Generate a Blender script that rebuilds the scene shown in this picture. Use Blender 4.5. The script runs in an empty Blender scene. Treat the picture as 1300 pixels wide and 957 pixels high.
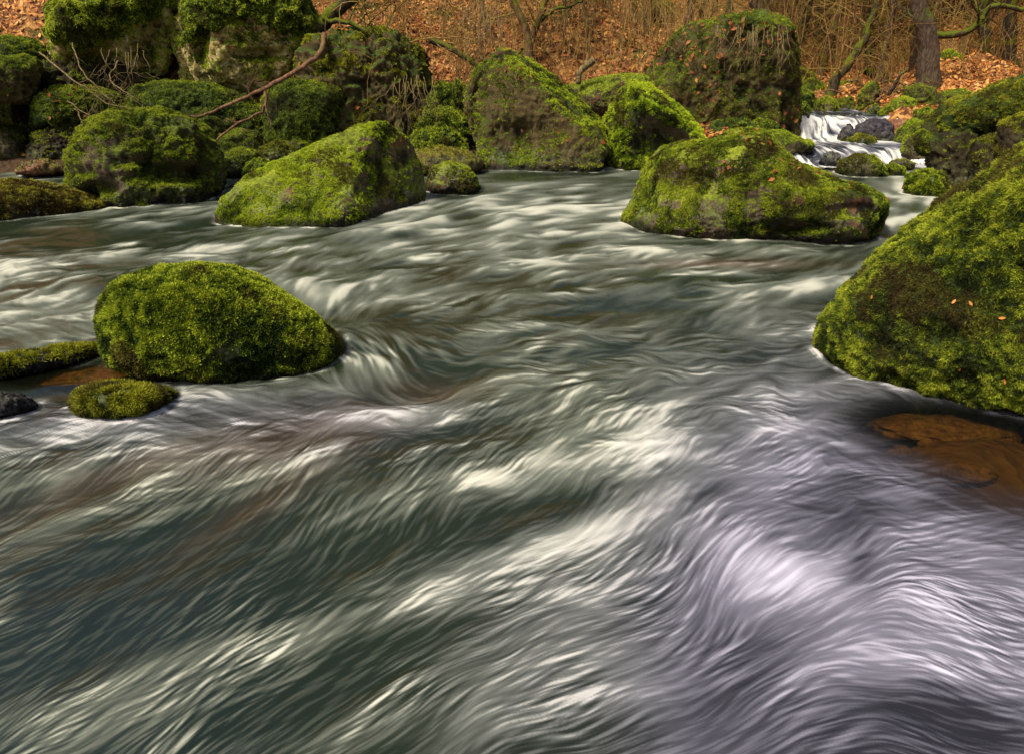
import bpy, bmesh, math, random
import numpy as np
from mathutils import Vector

rng = np.random.default_rng(7)
random.seed(7)
scene = bpy.context.scene
COL = scene.collection

# ------------------------------------------------------------------ camera
PITCH = math.radians(25.2)
CAMH = 1.6
FPX = 867.0
CX, CY = 650.0, 478.5
cam_d = bpy.data.cameras.new('camera')
cam = bpy.data.objects.new('camera', cam_d)
COL.objects.link(cam)
cam.location = (0, 0, CAMH)
cam.rotation_euler = (math.pi / 2 - PITCH, 0, 0)
cam_d.sensor_width = 36.0
cam_d.lens = 36.0 * FPX / 1300.0
cam_d.clip_start = 0.05
cam_d.clip_end = 600
scene.camera = cam
CAM = np.array([0, 0, CAMH])
FWD = np.array([0, math.cos(PITCH), -math.sin(PITCH)])
UPV = np.array([0, math.sin(PITCH), math.cos(PITCH)])
RGT = np.array([1.0, 0, 0])


def ray(px, py):
    return FWD + (px - CX) / FPX * RGT - (py - CY) / FPX * UPV


def ground(px, py, z=0.0):
    r = ray(px, py)
    t = (z - CAMH) / r[2]
    return CAM + r * t


def at(px, py, Y):
    """point seen at px,py standing Y metres up the valley"""
    r = ray(px, py)
    return CAM + r * (Y / r[1])


# ------------------------------------------------------------------ noise
_perm = np.random.default_rng(3).permutation(256).astype(np.int32)
_perm = np.concatenate([_perm, _perm, _perm])
_g = np.random.default_rng(4).normal(size=(256, 3)).astype(np.float32)
_g /= np.linalg.norm(_g, axis=1, keepdims=True)


def perlin(P):
    P = np.asarray(P, dtype=np.float32)
    I = np.floor(P).astype(np.int32)
    F = P - I
    I &= 255
    U = F * F * F * (F * (F * 6 - 15) + 10)
    out = 0
    for dx in (0, 1):
        a = _perm[I[:, 0] + dx]
        wx = U[:, 0] if dx else 1 - U[:, 0]
        for dy in (0, 1):
            b = _perm[a + I[:, 1] + dy]
            wy = U[:, 1] if dy else 1 - U[:, 1]
            for dz in (0, 1):
                c = _perm[b + I[:, 2] + dz]
                wz = U[:, 2] if dz else 1 - U[:, 2]
                g = _g[c]
                d = g[:, 0] * (F[:, 0] - dx) + g[:, 1] * (F[:, 1] - dy) + g[:, 2] * (F[:, 2] - dz)
                out = out + wx * wy * wz * d
    return out * 1.5


def fbm(P, octs=4, gain=0.5, ridge=False):
    s, a, f = 0, 1.0, 1.0
    for k in range(octs):
        n = perlin(P * f + k * 17.3)
        if ridge:
            n = 0.5 - np.abs(n) * 1.6
        s = s + a * n
        a *= gain
        f *= 2.03
    return s


def sstep(a, b, x):
    t = np.clip((x - a) / (b - a), 0, 1)
    return t * t * (3 - 2 * t)


# ------------------------------------------------------------------ mesh helpers
def mesh_np(name, V, F, smooth=True):
    V = np.asarray(V, dtype=np.float32)
    F = np.asarray(F, dtype=np.int32)
    me = bpy.data.meshes.new(name)
    k = F.shape[1]
    me.vertices.add(len(V))
    me.vertices.foreach_set('co', V.ravel())
    me.loops.add(F.size)
    me.loops.foreach_set('vertex_index', F.ravel())
    me.polygons.add(len(F))
    me.polygons.foreach_set('loop_start', np.arange(0, F.size, k, dtype=np.int32))
    me.polygons.foreach_set('loop_total', np.full(len(F), k, dtype=np.int32))
    me.polygons.foreach_set('use_smooth', np.full(len(F), smooth, dtype=bool))
    me.update(calc_edges=True)
    return me


def set_col(me, name, C):
    a = me.color_attributes.new(name, 'FLOAT_COLOR', 'POINT')
    C = np.asarray(C, dtype=np.float32)
    if C.shape[1] == 3:
        C = np.concatenate([C, np.ones((len(C), 1), np.float32)], 1)
    a.data.foreach_set('color', C.ravel())


def set_f(me, name, v):
    a = me.attributes.new(name, 'FLOAT', 'POINT')
    a.data.foreach_set('value', np.asarray(v, dtype=np.float32))


def link(name, me, mat=None, parent=None, loc=None):
    o = bpy.data.objects.new(name, me)
    COL.objects.link(o)
    if mat is not None:
        me.materials.append(mat)
    if parent is not None:
        o.parent = parent
    if loc is not None:
        o.location = loc
    return o


def tag(o, label, cat, group=None, kind=None):
    if label:
        o['label'] = label
    if cat:
        o['category'] = cat
    if group:
        o['group'] = group
    if kind:
        o['kind'] = kind
    return o


_ico = {}


def ico(level):
    if level not in _ico:
        bm = bmesh.new()
        bmesh.ops.create_icosphere(bm, subdivisions=level, radius=1.0)
        V = np.array([v.co[:] for v in bm.verts], dtype=np.float32)
        F = np.array([[v.index for v in f.verts] for f in bm.faces], dtype=np.int32)
        bm.free()
        V /= np.linalg.norm(V, axis=1, keepdims=True)
        _ico[level] = (V, F)
    return _ico[level]


def vnormals(V, F):
    a, b, c = V[F[:, 0]], V[F[:, 1]], V[F[:, 2]]
    n = np.cross(b - a, c - a)
    N = np.zeros_like(V)
    for k in range(3):
        for d in range(3):
            N[:, d] += np.bincount(F[:, k], n[:, d], minlength=len(V))
    N /= np.linalg.norm(N, axis=1, keepdims=True) + 1e-9
    return N


# ------------------------------------------------------------------ materials
class NT:
    def __init__(s, name):
        s.m = bpy.data.materials.new(name)
        s.m.use_nodes = True
        s.t = s.m.node_tree
        s.t.nodes.clear()
        s.out = s.n('ShaderNodeOutputMaterial')

    def n(s, typ, ins=None, **kw):
        nd = s.t.nodes.new(typ)
        for k, v in kw.items():
            setattr(nd, k, v)
        for k, v in (ins or {}).items():
            if isinstance(v, bpy.types.NodeSocket):
                s.t.links.new(v, nd.inputs[k])
            else:
                nd.inputs[k].default_value = v
        return nd

    def pos(s):
        return s.n('ShaderNodeNewGeometry').outputs['Position']

    def noise(s, vec, scale, detail=4, rough=0.55, dist=0.0):
        return s.n('ShaderNodeTexNoise', {'Vector': vec, 'Scale': scale, 'Detail': detail, 'Roughness': rough, 'Distortion': dist}).outputs['Fac']

    def math(s, op, a, b=0.0, c=0.0, clamp=False):
        return s.n('ShaderNodeMath', {0: a, 1: b, 2: c}, operation=op, use_clamp=clamp).outputs[0]

    def remap(s, v, a, b, c=0.0, d=1.0):
        return s.n('ShaderNodeMapRange', {'Value': v, 'From Min': a, 'From Max': b, 'To Min': c, 'To Max': d}, interpolation_type='SMOOTHSTEP').outputs[0]

    def ramp(s, v, stops):
        nd = s.n('ShaderNodeValToRGB', {'Fac': v})
        cr = nd.color_ramp
        while len(cr.elements) > 1:
            cr.elements.remove(cr.elements[-1])
        for i, (p, c) in enumerate(stops):
            e = cr.elements[0] if i == 0 else cr.elements.new(p)
            e.position = p
            e.color = (*c, 1)
        return nd.outputs['Color']

    def mix(s, f, a, b, mode='MIX'):
        nd = s.n('ShaderNodeMix', data_type='RGBA', blend_type=mode)
        for k, v in ((0, f), (6, a), (7, b)):
            if isinstance(v, bpy.types.NodeSocket):
                s.t.links.new(v, nd.inputs[k])
            elif k == 0:
                nd.inputs[0].default_value = v
            else:
                nd.inputs[k].default_value = (*v, 1)
        return nd.outputs[2]

    def bump(s, h, strength, dist):
        return s.n('ShaderNodeBump', {'Height': h, 'Strength': strength, 'Distance': dist}).outputs['Normal']

    def principled(s, col, rough=0.85, spec=0.25, normal=None, **ins):
        d = {'Base Color': col if isinstance(col, bpy.types.NodeSocket) else (*col, 1), 'Roughness': rough, 'Specular IOR Level': spec}
        if normal is not None:
            d['Normal'] = normal
        d.update(ins)
        p = s.n('ShaderNodeBsdfPrincipled', d)
        s.t.links.new(p.outputs[0], s.out.inputs[0])
        return p


def rock_mat(name, m_dark, m_mid, m_bright, r_dark, r_mid, r_light, moss=0.5, steep=0.35, sc=1.0, level=0.0, lichen=0.0, red=0.0):
    """moss over rock: moss share by slope and noise"""
    s = NT(name)
    P = s.pos()
    nz = s.n('ShaderNodeSeparateXYZ', {0: s.n('ShaderNodeNewGeometry').outputs['Normal']}).outputs[2]
    pz = s.n('ShaderNodeSeparateXYZ', {0: P}).outputs[2]
    big = s.noise(P, 1.6 * sc, 5, 0.6)
    med = s.noise(P, 7 * sc, 6, 0.65)
    fine = s.noise(P, 45 * sc, 6, 0.7)
    mf = s.math('ADD', s.math('MULTIPLY', nz, steep), s.math('MULTIPLY', s.math('SUBTRACT', med, 0.5), 2.2))
    mf = s.math('ADD', mf, s.math('MULTIPLY', s.math('SUBTRACT', big, 0.5), 1.6))
    mf = s.math('ADD', mf, moss - 0.5)
    mf = s.remap(mf, -0.12, 0.16)
    mosst = s.math('ADD', s.math('MULTIPLY', fine, 0.7), s.math('MULTIPLY', med, 0.45))
    mcol = s.ramp(mosst, [(0.34, m_dark), (0.55, m_mid), (0.78, m_bright)])
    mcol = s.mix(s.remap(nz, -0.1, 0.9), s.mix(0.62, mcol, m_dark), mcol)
    rt = s.math('ADD', s.math('MULTIPLY', fine, 0.5), s.math('MULTIPLY', med, 0.6))
    rcol = s.ramp(rt, [(0.36, r_dark), (0.55, r_mid), (0.76, r_light)])
    if lichen > 0:
        lf = s.remap(s.noise(P, 16 * sc, 5, 0.75), 0.62 - 0.14 * lichen, 0.68 - 0.1 * lichen)
        rcol = s.mix(lf, rcol, s.ramp(fine, [(0.3, (0.2, 0.17, 0.08)), (0.65, (0.66, 0.56, 0.28))]))
    if red > 0:
        rf = s.remap(s.noise(P, 3.1 * sc, 4, 0.7), 0.66 - red * 0.2, 0.74 - red * 0.2)
        rcol = s.mix(rf, rcol, (0.17, 0.07, 0.035))
    c = s.mix(mf, rcol, mcol)
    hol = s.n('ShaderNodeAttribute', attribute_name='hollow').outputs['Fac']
    c = s.mix(s.remap(hol, 0.15, 0.62), s.mix(1.0, c, (0.28, 0.27, 0.26), 'MULTIPLY'), c)  # crevice shade multiplied into the moss and rock colour
    bandf = s.math('MULTIPLY', s.remap(pz, level + 0.05, level + 0.16), s.remap(pz, level + 0.42, level + 0.2))
    bandf = s.math('MULTIPLY', bandf, s.remap(s.noise(P, 11 * sc, 5, 0.7), 0.42, 0.6))
    c = s.mix(s.math('MULTIPLY', bandf, 0.7), c, s.ramp(fine, [(0.35, (0.035, 0.04, 0.015)), (0.7, (0.24, 0.25, 0.12))]))
    wet = s.remap(s.math('ADD', pz, s.math('MULTIPLY', big, -0.08)), level - 0.0, level + 0.09)
    c = s.mix(wet, s.mix(1.0, c, (0.2, 0.2, 0.21), 'MULTIPLY'), c)
    h = s.math('ADD', s.math('MULTIPLY', fine, 0.5), s.math('MULTIPLY', s.noise(P, 160 * sc, 3, 0.7), 0.5))
    s.principled(c, s.remap(wet, 0, 1, 0.4, 0.9), 0.22, s.bump(h, 0.9, 0.02 / sc))
    return s.m


MG = [((0.010, 0.018, 0.003), (0.060, 0.100, 0.008), (0.190, 0.250, 0.016))]
R_BROWN = ((0.022, 0.015, 0.009), (0.10, 0.068, 0.038), (0.34, 0.25, 0.16))
R_DARK = ((0.010, 0.007, 0.005), (0.03, 0.022, 0.013), (0.13, 0.095, 0.055))
MATS = {
    'shade': rock_mat('rock with painted shade', (0.006, 0.009, 0.002), (0.02, 0.028, 0.004), (0.09, 0.10, 0.012), (0.008, 0.006, 0.003), (0.032, 0.022, 0.009), (0.10, 0.075, 0.03), moss=0.1, steep=0.8),  # shade of the dark hollows put into a darker rock colour
    'bright': rock_mat('moss bright', (0.018, 0.026, 0.003), (0.12, 0.15, 0.010), (0.36, 0.38, 0.018), *R_BROWN, moss=0.40, steep=0.55, red=0.55),
    'mid': rock_mat('moss medium', (0.010, 0.015, 0.003), (0.05, 0.068, 0.006), (0.20, 0.22, 0.015), *R_BROWN, moss=0.6, steep=0.3, red=0.2),
    'full': rock_mat('moss full cover', (0.007, 0.013, 0.002), (0.03, 0.05, 0.005), (0.12, 0.16, 0.012), *R_DARK, moss=1.3, steep=0.2),
    'dark': rock_mat('moss on dark rock', (0.007, 0.012, 0.003), (0.035, 0.055, 0.006), (0.15, 0.18, 0.012), (0.016, 0.011, 0.004), (0.075, 0.052, 0.018), (0.19, 0.14, 0.05), moss=0.1, steep=1.0, lichen=0.0),
    'lichen': rock_mat('lichen rock', (0.009, 0.015, 0.003), (0.06, 0.075, 0.007), (0.19, 0.20, 0.014), (0.05, 0.03, 0.01), (0.34, 0.24, 0.065), (0.80, 0.63, 0.26), moss=0.15, steep=0.8, lichen=0.9),
    'ochre': rock_mat('ochre moss rock', (0.03, 0.028, 0.004), (0.14, 0.12, 0.012), (0.30, 0.23, 0.03), (0.05, 0.025, 0.012), (0.16, 0.085, 0.035), (0.34, 0.2, 0.1), moss=0.55, steep=0.4, red=0.5),
    'wet': rock_mat('wet grey rock', (0.009, 0.012, 0.004), (0.03, 0.035, 0.01), (0.09, 0.09, 0.025), (0.010, 0.009, 0.011), (0.035, 0.03, 0.034), (0.20, 0.17, 0.18), moss=-0.1, steep=0.5, sc=1.5, level=0.0),
    'red': rock_mat('red rock', (0.03, 0.03, 0.004), (0.1, 0.1, 0.01), (0.2, 0.2, 0.02), (0.07, 0.025, 0.012), (0.22, 0.09, 0.045), (0.4, 0.22, 0.13), moss=0.1, steep=0.2, red=0.7),
}


def attr_mat(name, rough=0.8, spec=0.15, trans=0.25):
    s = NT(name)
    a = s.n('ShaderNodeAttribute', attribute_name='col')
    p = s.principled(a.outputs['Color'], rough, spec)
    if trans:
        t = s.n('ShaderNodeBsdfTranslucent', {'Color': a.outputs['Color']})
        m = s.n('ShaderNodeMixShader', {0: trans, 1: p.outputs[0], 2: t.outputs[0]})
        s.t.links.new(m.outputs[0], s.out.inputs[0])
    return s.m


M_MOSS = attr_mat('moss leaves')
M_LEAF = attr_mat('beech leaves', 0.6, 0.3, 0.2)


def bark_mat(name, dark, mid, light, moss=0.0, mosscol=(0.1, 0.14, 0.012)):
    s = NT(name)
    P = s.pos()
    mp = s.n('ShaderNodeMapping', {'Vector': P, 'Scale': (1, 1, 0.25)}).outputs[0]
    a = s.noise(mp, 28, 6, 0.7)
    c = s.ramp(a, [(0.34, dark), (0.52, mid), (0.72, light)])
    nz = s.n('ShaderNodeSeparateXYZ', {0: s.n('ShaderNodeNewGeometry').outputs['Normal']}).outputs[2]
    f = s.math('ADD', s.math('MULTIPLY', s.math('SUBTRACT', s.noise(P, 4, 5, 0.7), 0.5), 3.0), s.math('MULTIPLY', nz, 0.6))
    f = s.remap(s.math('ADD', f, moss - 0.5), -0.15, 0.2)
    mc = s.mix(s.noise(P, 40, 4, 0.7), (mosscol[0] * 0.25, mosscol[1] * 0.25, mosscol[2] * 0.3), (mosscol[0] * 1.7, mosscol[1] * 1.7, mosscol[2]))
    c = s.mix(f, c, mc)
    s.principled(c, 0.9, 0.15, s.bump(a, 0.9, 0.02))
    return s.m


M_BARK = bark_mat('grey bark', (0.02, 0.014, 0.009), (0.075, 0.05, 0.032), (0.17, 0.12, 0.08), 0.15)
M_BARKG = bark_mat('mossy bark', (0.012, 0.010, 0.006), (0.04, 0.030, 0.016), (0.10, 0.075, 0.04), 0.42, (0.085, 0.10, 0.008))
M_BARKY = bark_mat('golden bark', (0.03, 0.018, 0.008), (0.13, 0.075, 0.03), (0.25, 0.16, 0.07), 0.3, (0.13, 0.13, 0.012))
M_TWIG = bark_mat('pale twig', (0.06, 0.04, 0.02), (0.17, 0.12, 0.05), (0.33, 0.25, 0.12), -0.1, (0.14, 0.13, 0.012))
M_TWIGY = bark_mat('golden twig', (0.10, 0.06, 0.025), (0.36, 0.20, 0.065), (0.60, 0.38, 0.14), 0.12, (0.15, 0.14, 0.012))
M_DEAD = bark_mat('dead wood', (0.05, 0.025, 0.013), (0.16, 0.08, 0.04), (0.34, 0.2, 0.11), -0.3)


# ------------------------------------------------------------------ terrain
CH = np.array([(-14, -60), (-14, 10.6), (-4, 11.0), (0, 11.5), (3, 11.6), (4.7, 12.2), (5.0, 14), (5.4, 16), (5.4, 18.2),
               (7.5, 18.2), (7.4, 14), (7.2, 11.5), (6.9, 9), (6.8, 6), (7.5, 3), (9, -60)], dtype=float)


def chan_dist(X, Y):
    """signed distance to the river channel, positive on land"""
    d = np.full(X.shape, 1e9)
    inside = np.zeros(X.shape, bool)
    n = len(CH)
    for i in range(n):
        a, b = CH[i], CH[(i + 1) % n]
        e = b - a
        t = np.clip(((X - a[0]) * e[0] + (Y - a[1]) * e[1]) / (e @ e), 0, 1)
        d = np.minimum(d, np.hypot(X - a[0] - t * e[0], Y - a[1] - t * e[1]))
        c = ((a[1] > Y) != (b[1] > Y)) & (X < (b[0] - a[0]) * (Y - a[1]) / (b[1] - a[1] + 1e-12) + a[0])
        inside ^= c
    return np.where(inside, -d, d)


def level(Y):
    """water level along the stream"""
    Y = np.asarray(Y, float)
    return 0.20 * sstep(11.35, 12.1, Y) + 0.345 * sstep(13.05, 13.75, Y) + 0.03 * np.clip(Y - 14, 0, 6) / 6


def terrain(X, Y):
    X = np.asarray(X, float)
    Y = np.asarray(Y, float)
    d = chan_dist(X, Y)
    land = np.maximum(d, 0)
    right = sstep(4.0, 7.5, X) * sstep(9, 14, Y)        # the valley floor beside the cascade stays low
    steep = 0.10 + 0.62 * sstep(0.4, 1.6, land) * (1 - right) * land
    hl = 0.15 + land * 0.30 + 0.42 * np.maximum(land - 1.0, 0)
    hr = 0.05 + land * 0.10 + 0.33 * np.maximum(land - 5.0, 0)
    h = hl * (1 - right) + hr * right
    h = np.where(Y < 7, np.minimum(h, 0.4 + 0.05 * land), h)
    h = np.minimum(h, 26 + 0 * h)
    q = np.stack([X * 0.35, Y * 0.35, np.zeros_like(X)], -1).reshape(-1, 3)
    q2 = np.stack([X * 1.5, Y * 1.5, np.ones_like(X)], -1).reshape(-1, 3)
    bumpy = (fbm(q, 3) * 0.9).reshape(X.shape) * sstep(0.3, 3, land) + (fbm(q2, 4) * 0.16).reshape(X.shape)
    bed = -0.45 + np.maximum(d, -1.2) * 0.0
    for (sx_, sy_, rx_, ry_) in ((2.35, 2.65, 0.9, 0.55), (-2.4, 3.35, 1.0, 0.35)):
        bed = bed + 0.30 * np.exp(-(((X - sx_) / rx_) ** 2 + ((Y - sy_) / ry_) ** 2) ** 2)
    h = np.where(d > 0, h, bed * sstep(0, 0.8, -d) + 0.15 * (1 - sstep(0, 0.8, -d)))
    return h + level(Y) * (np.abs(X) < 60) * sstep(2, 5, X) + bumpy * 0.8


def tz(x, y):
    return float(terrain(np.array([x]), np.array([y]))[0])


gu = np.sinh(np.linspace(-3.6, 3.6, 420)) * 6.0
gv = 12 + np.sinh(np.linspace(-3.3, 3.5, 460)) * 8.0
GX, GY = np.meshgrid(gu + 1.0, gv)
GZ = terrain(GX, GY)
nr, nc = GX.shape
idx = np.arange(nr * nc).reshape(nr, nc)
QF = np.stack([idx[:-1, :-1], idx[:-1, 1:], idx[1:, 1:], idx[1:, :-1]], -1).reshape(-1, 4)
me = mesh_np('ground', np.stack([GX, GY, GZ], -1).reshape(-1, 3), QF)
s = NT('leaf covered soil')
P = s.pos()
v1 = s.n('ShaderNodeTexVoronoi', {'Vector': P, 'Scale': 14.0, 'Randomness': 1.0})
c = s.ramp(s.n('ShaderNodeSeparateColor', {0: v1.outputs['Color']}).outputs[0],
           [(0.0, (0.035, 0.014, 0.007)), (0.35, (0.16, 0.06, 0.02)), (0.7, (0.36, 0.15, 0.04)), (1.0, (0.50, 0.26, 0.08))])
g = s.remap(s.noise(P, 0.7, 5, 0.65), 0.56, 0.66)
c = s.mix(g, c, s.ramp(s.noise(P, 22, 5, 0.7), [(0.35, (0.012, 0.015, 0.003)), (0.7, (0.09, 0.10, 0.01))]))
zz = s.n('ShaderNodeSeparateXYZ', {0: P}).outputs[2]
c = s.mix(s.remap(zz, 0.25, 0.6), s.mix(s.noise(P, 9, 5), (0.015, 0.01, 0.006), (0.09, 0.05, 0.022)), c)
c = s.mix(s.remap(zz, -0.1, 0.0), s.mix(s.noise(P, 9, 5), (0.03, 0.02, 0.01), (0.23, 0.135, 0.048)), c)
s.principled(c, 0.9, 0.15, s.bump(v1.outputs['Distance'], 0.8, 0.04))
tag(link('ground', me, s.m), 'leaf covered hillside and river banks', None, kind='structure')


# ------------------------------------------------------------------ boulders
def shape_points(pts, ext):
    """closed outline: the given points run over the top; the foot goes under water"""
    pts = [tuple(map(float, p)) for p in pts]
    l, r = pts[0], pts[-1]
    w = r[0] - l[0]
    return pts + [(r[0] - 0.04 * w, r[1] + ext * 0.6), (r[0] - 0.2 * w, r[1] + ext),
                  ((l[0] + r[0]) / 2, (l[1] + r[1]) / 2 + ext * 1.15), (l[0] + 0.2 * w, l[1] + ext), (l[0] + 0.04 * w, l[1] + ext * 0.6)]


MOSS_PAL = {
    'yellow': ((0.06, 0.09, 0.006), (0.30, 0.36, 0.015), (0.58, 0.58, 0.03)),
    'green': ((0.028, 0.048, 0.005), (0.17, 0.205, 0.011), (0.47, 0.46, 0.03)),
    'shag': ((0.022, 0.030, 0.005), (0.15, 0.17, 0.010), (0.44, 0.42, 0.028)),
    'dark': ((0.026, 0.038, 0.005), (0.19, 0.22, 0.011), (0.50, 0.49, 0.025)),
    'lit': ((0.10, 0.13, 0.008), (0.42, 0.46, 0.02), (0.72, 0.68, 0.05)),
    'olive': ((0.035, 0.034, 0.006), (0.20, 0.18, 0.012), (0.44, 0.38, 0.025)),
    'rust': ((0.09, 0.05, 0.008), (0.27, 0.19, 0.02), (0.46, 0.38, 0.04)),
}


def tuft_mesh(V, F, N, count, size, pal, thr, droop, seed, lvl, clump=0.5, w=0.35, front=None, k=3, steep=0.5, cav=None):
    r = np.random.default_rng(seed)
    a, b, c = V[F[:, 0]], V[F[:, 1]], V[F[:, 2]]
    fn = np.cross(b - a, c - a)
    ar = np.linalg.norm(fn, axis=1)
    fn = fn / (ar[:, None] + 1e-12)
    ctr = (a + b + c) / 3
    m = steep * fn[:, 2] + fbm(ctr * 3.0 + seed, 4) * 1.1
    ok = (m > thr) & (ctr[:, 2] > lvl + 0.012)
    wgt = ar * ok * sstep(thr, thr + 0.15, m)
    if front is not None:
        wgt = wgt * np.where((fn @ front) < 0.25, 1.0, 0.2)
    if wgt.sum() <= 0:
        return None
    cd = np.cumsum(wgt)
    fi = np.searchsorted(cd, r.random(count) * cd[-1])
    fi = np.clip(fi, 0, len(F) - 1)
    u, v = r.random(count), r.random(count)
    sw = u + v > 1
    u[sw], v[sw] = 1 - u[sw], 1 - v[sw]
    P = a[fi] + (b[fi] - a[fi]) * u[:, None] + (c[fi] - a[fi]) * v[:, None]
    n = N[F[fi, 0]]
    fq = 1.0 / (size * 2.6)
    lum = fbm(P * fq, 2) * 0.9
    keep = lum > -clump * 0.75 * r.random(count) - 0.12
    P, n, lum = P[keep], n[keep], lum[keep]
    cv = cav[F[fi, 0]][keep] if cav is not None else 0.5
    # palette
    patch = fbm(P * 1.7 + 31 + seed, 3)
    fine = fbm(P * 9 + 11, 3)
    cnt = len(P)
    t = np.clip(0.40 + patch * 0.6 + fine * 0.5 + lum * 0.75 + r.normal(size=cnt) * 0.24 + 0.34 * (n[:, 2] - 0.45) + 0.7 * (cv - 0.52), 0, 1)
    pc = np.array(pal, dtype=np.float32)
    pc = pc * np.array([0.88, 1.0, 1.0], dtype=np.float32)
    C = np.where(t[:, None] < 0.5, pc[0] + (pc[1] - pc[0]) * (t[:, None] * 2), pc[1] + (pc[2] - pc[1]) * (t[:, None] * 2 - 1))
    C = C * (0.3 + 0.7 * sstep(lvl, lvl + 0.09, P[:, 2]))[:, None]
    C = C * (0.48 + 0.6 * sstep(0.1, 0.6, cv))[:, None]  # same crevice shade painted into the blade colours
    brown = fbm(P * 2.6 + 77 + seed, 4) + r.normal(size=cnt) * 0.12
    bf = sstep(0.26, 0.45, brown)[:, None]
    C = C * (1 - 0.8 * bf) + np.array([0.075, 0.045, 0.015]) * 0.8 * bf
    Vs, Fs, Cs = [], [], []
    for j in range(k):
        rd = r.normal(size=(cnt, 3))
        d = n * 0.85 + rd * 0.55
        d[:, 2] -= droop * (0.6 + 0.8 * r.random(cnt))
        d /= np.linalg.norm(d, axis=1, keepdims=True)
        # keep the blade outside the surface
        dn = (d * n).sum(1)
        d += n * np.maximum(0.12 - dn, 0)[:, None]
        tng = np.cross(d, r.normal(size=(cnt, 3)))
        tng /= np.linalg.norm(tng, axis=1, keepdims=True)
        L = size * (0.55 + 0.9 * r.random(cnt))[:, None]
        base = P + n * (lum[:, None] * size * 0.5)
        wd = L * w
        V0 = base - tng * wd * 0.5
        V1 = base + tng * wd * 0.5
        V2 = base + d * L
        Vs.append(np.stack([V0, V1, V2], 1))
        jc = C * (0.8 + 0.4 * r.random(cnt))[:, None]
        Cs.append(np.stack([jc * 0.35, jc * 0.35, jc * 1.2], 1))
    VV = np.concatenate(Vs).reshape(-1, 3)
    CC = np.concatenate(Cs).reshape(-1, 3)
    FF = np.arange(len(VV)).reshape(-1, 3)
    return VV, FF, CC


BOULDERS = {}
ALLB = []


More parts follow.
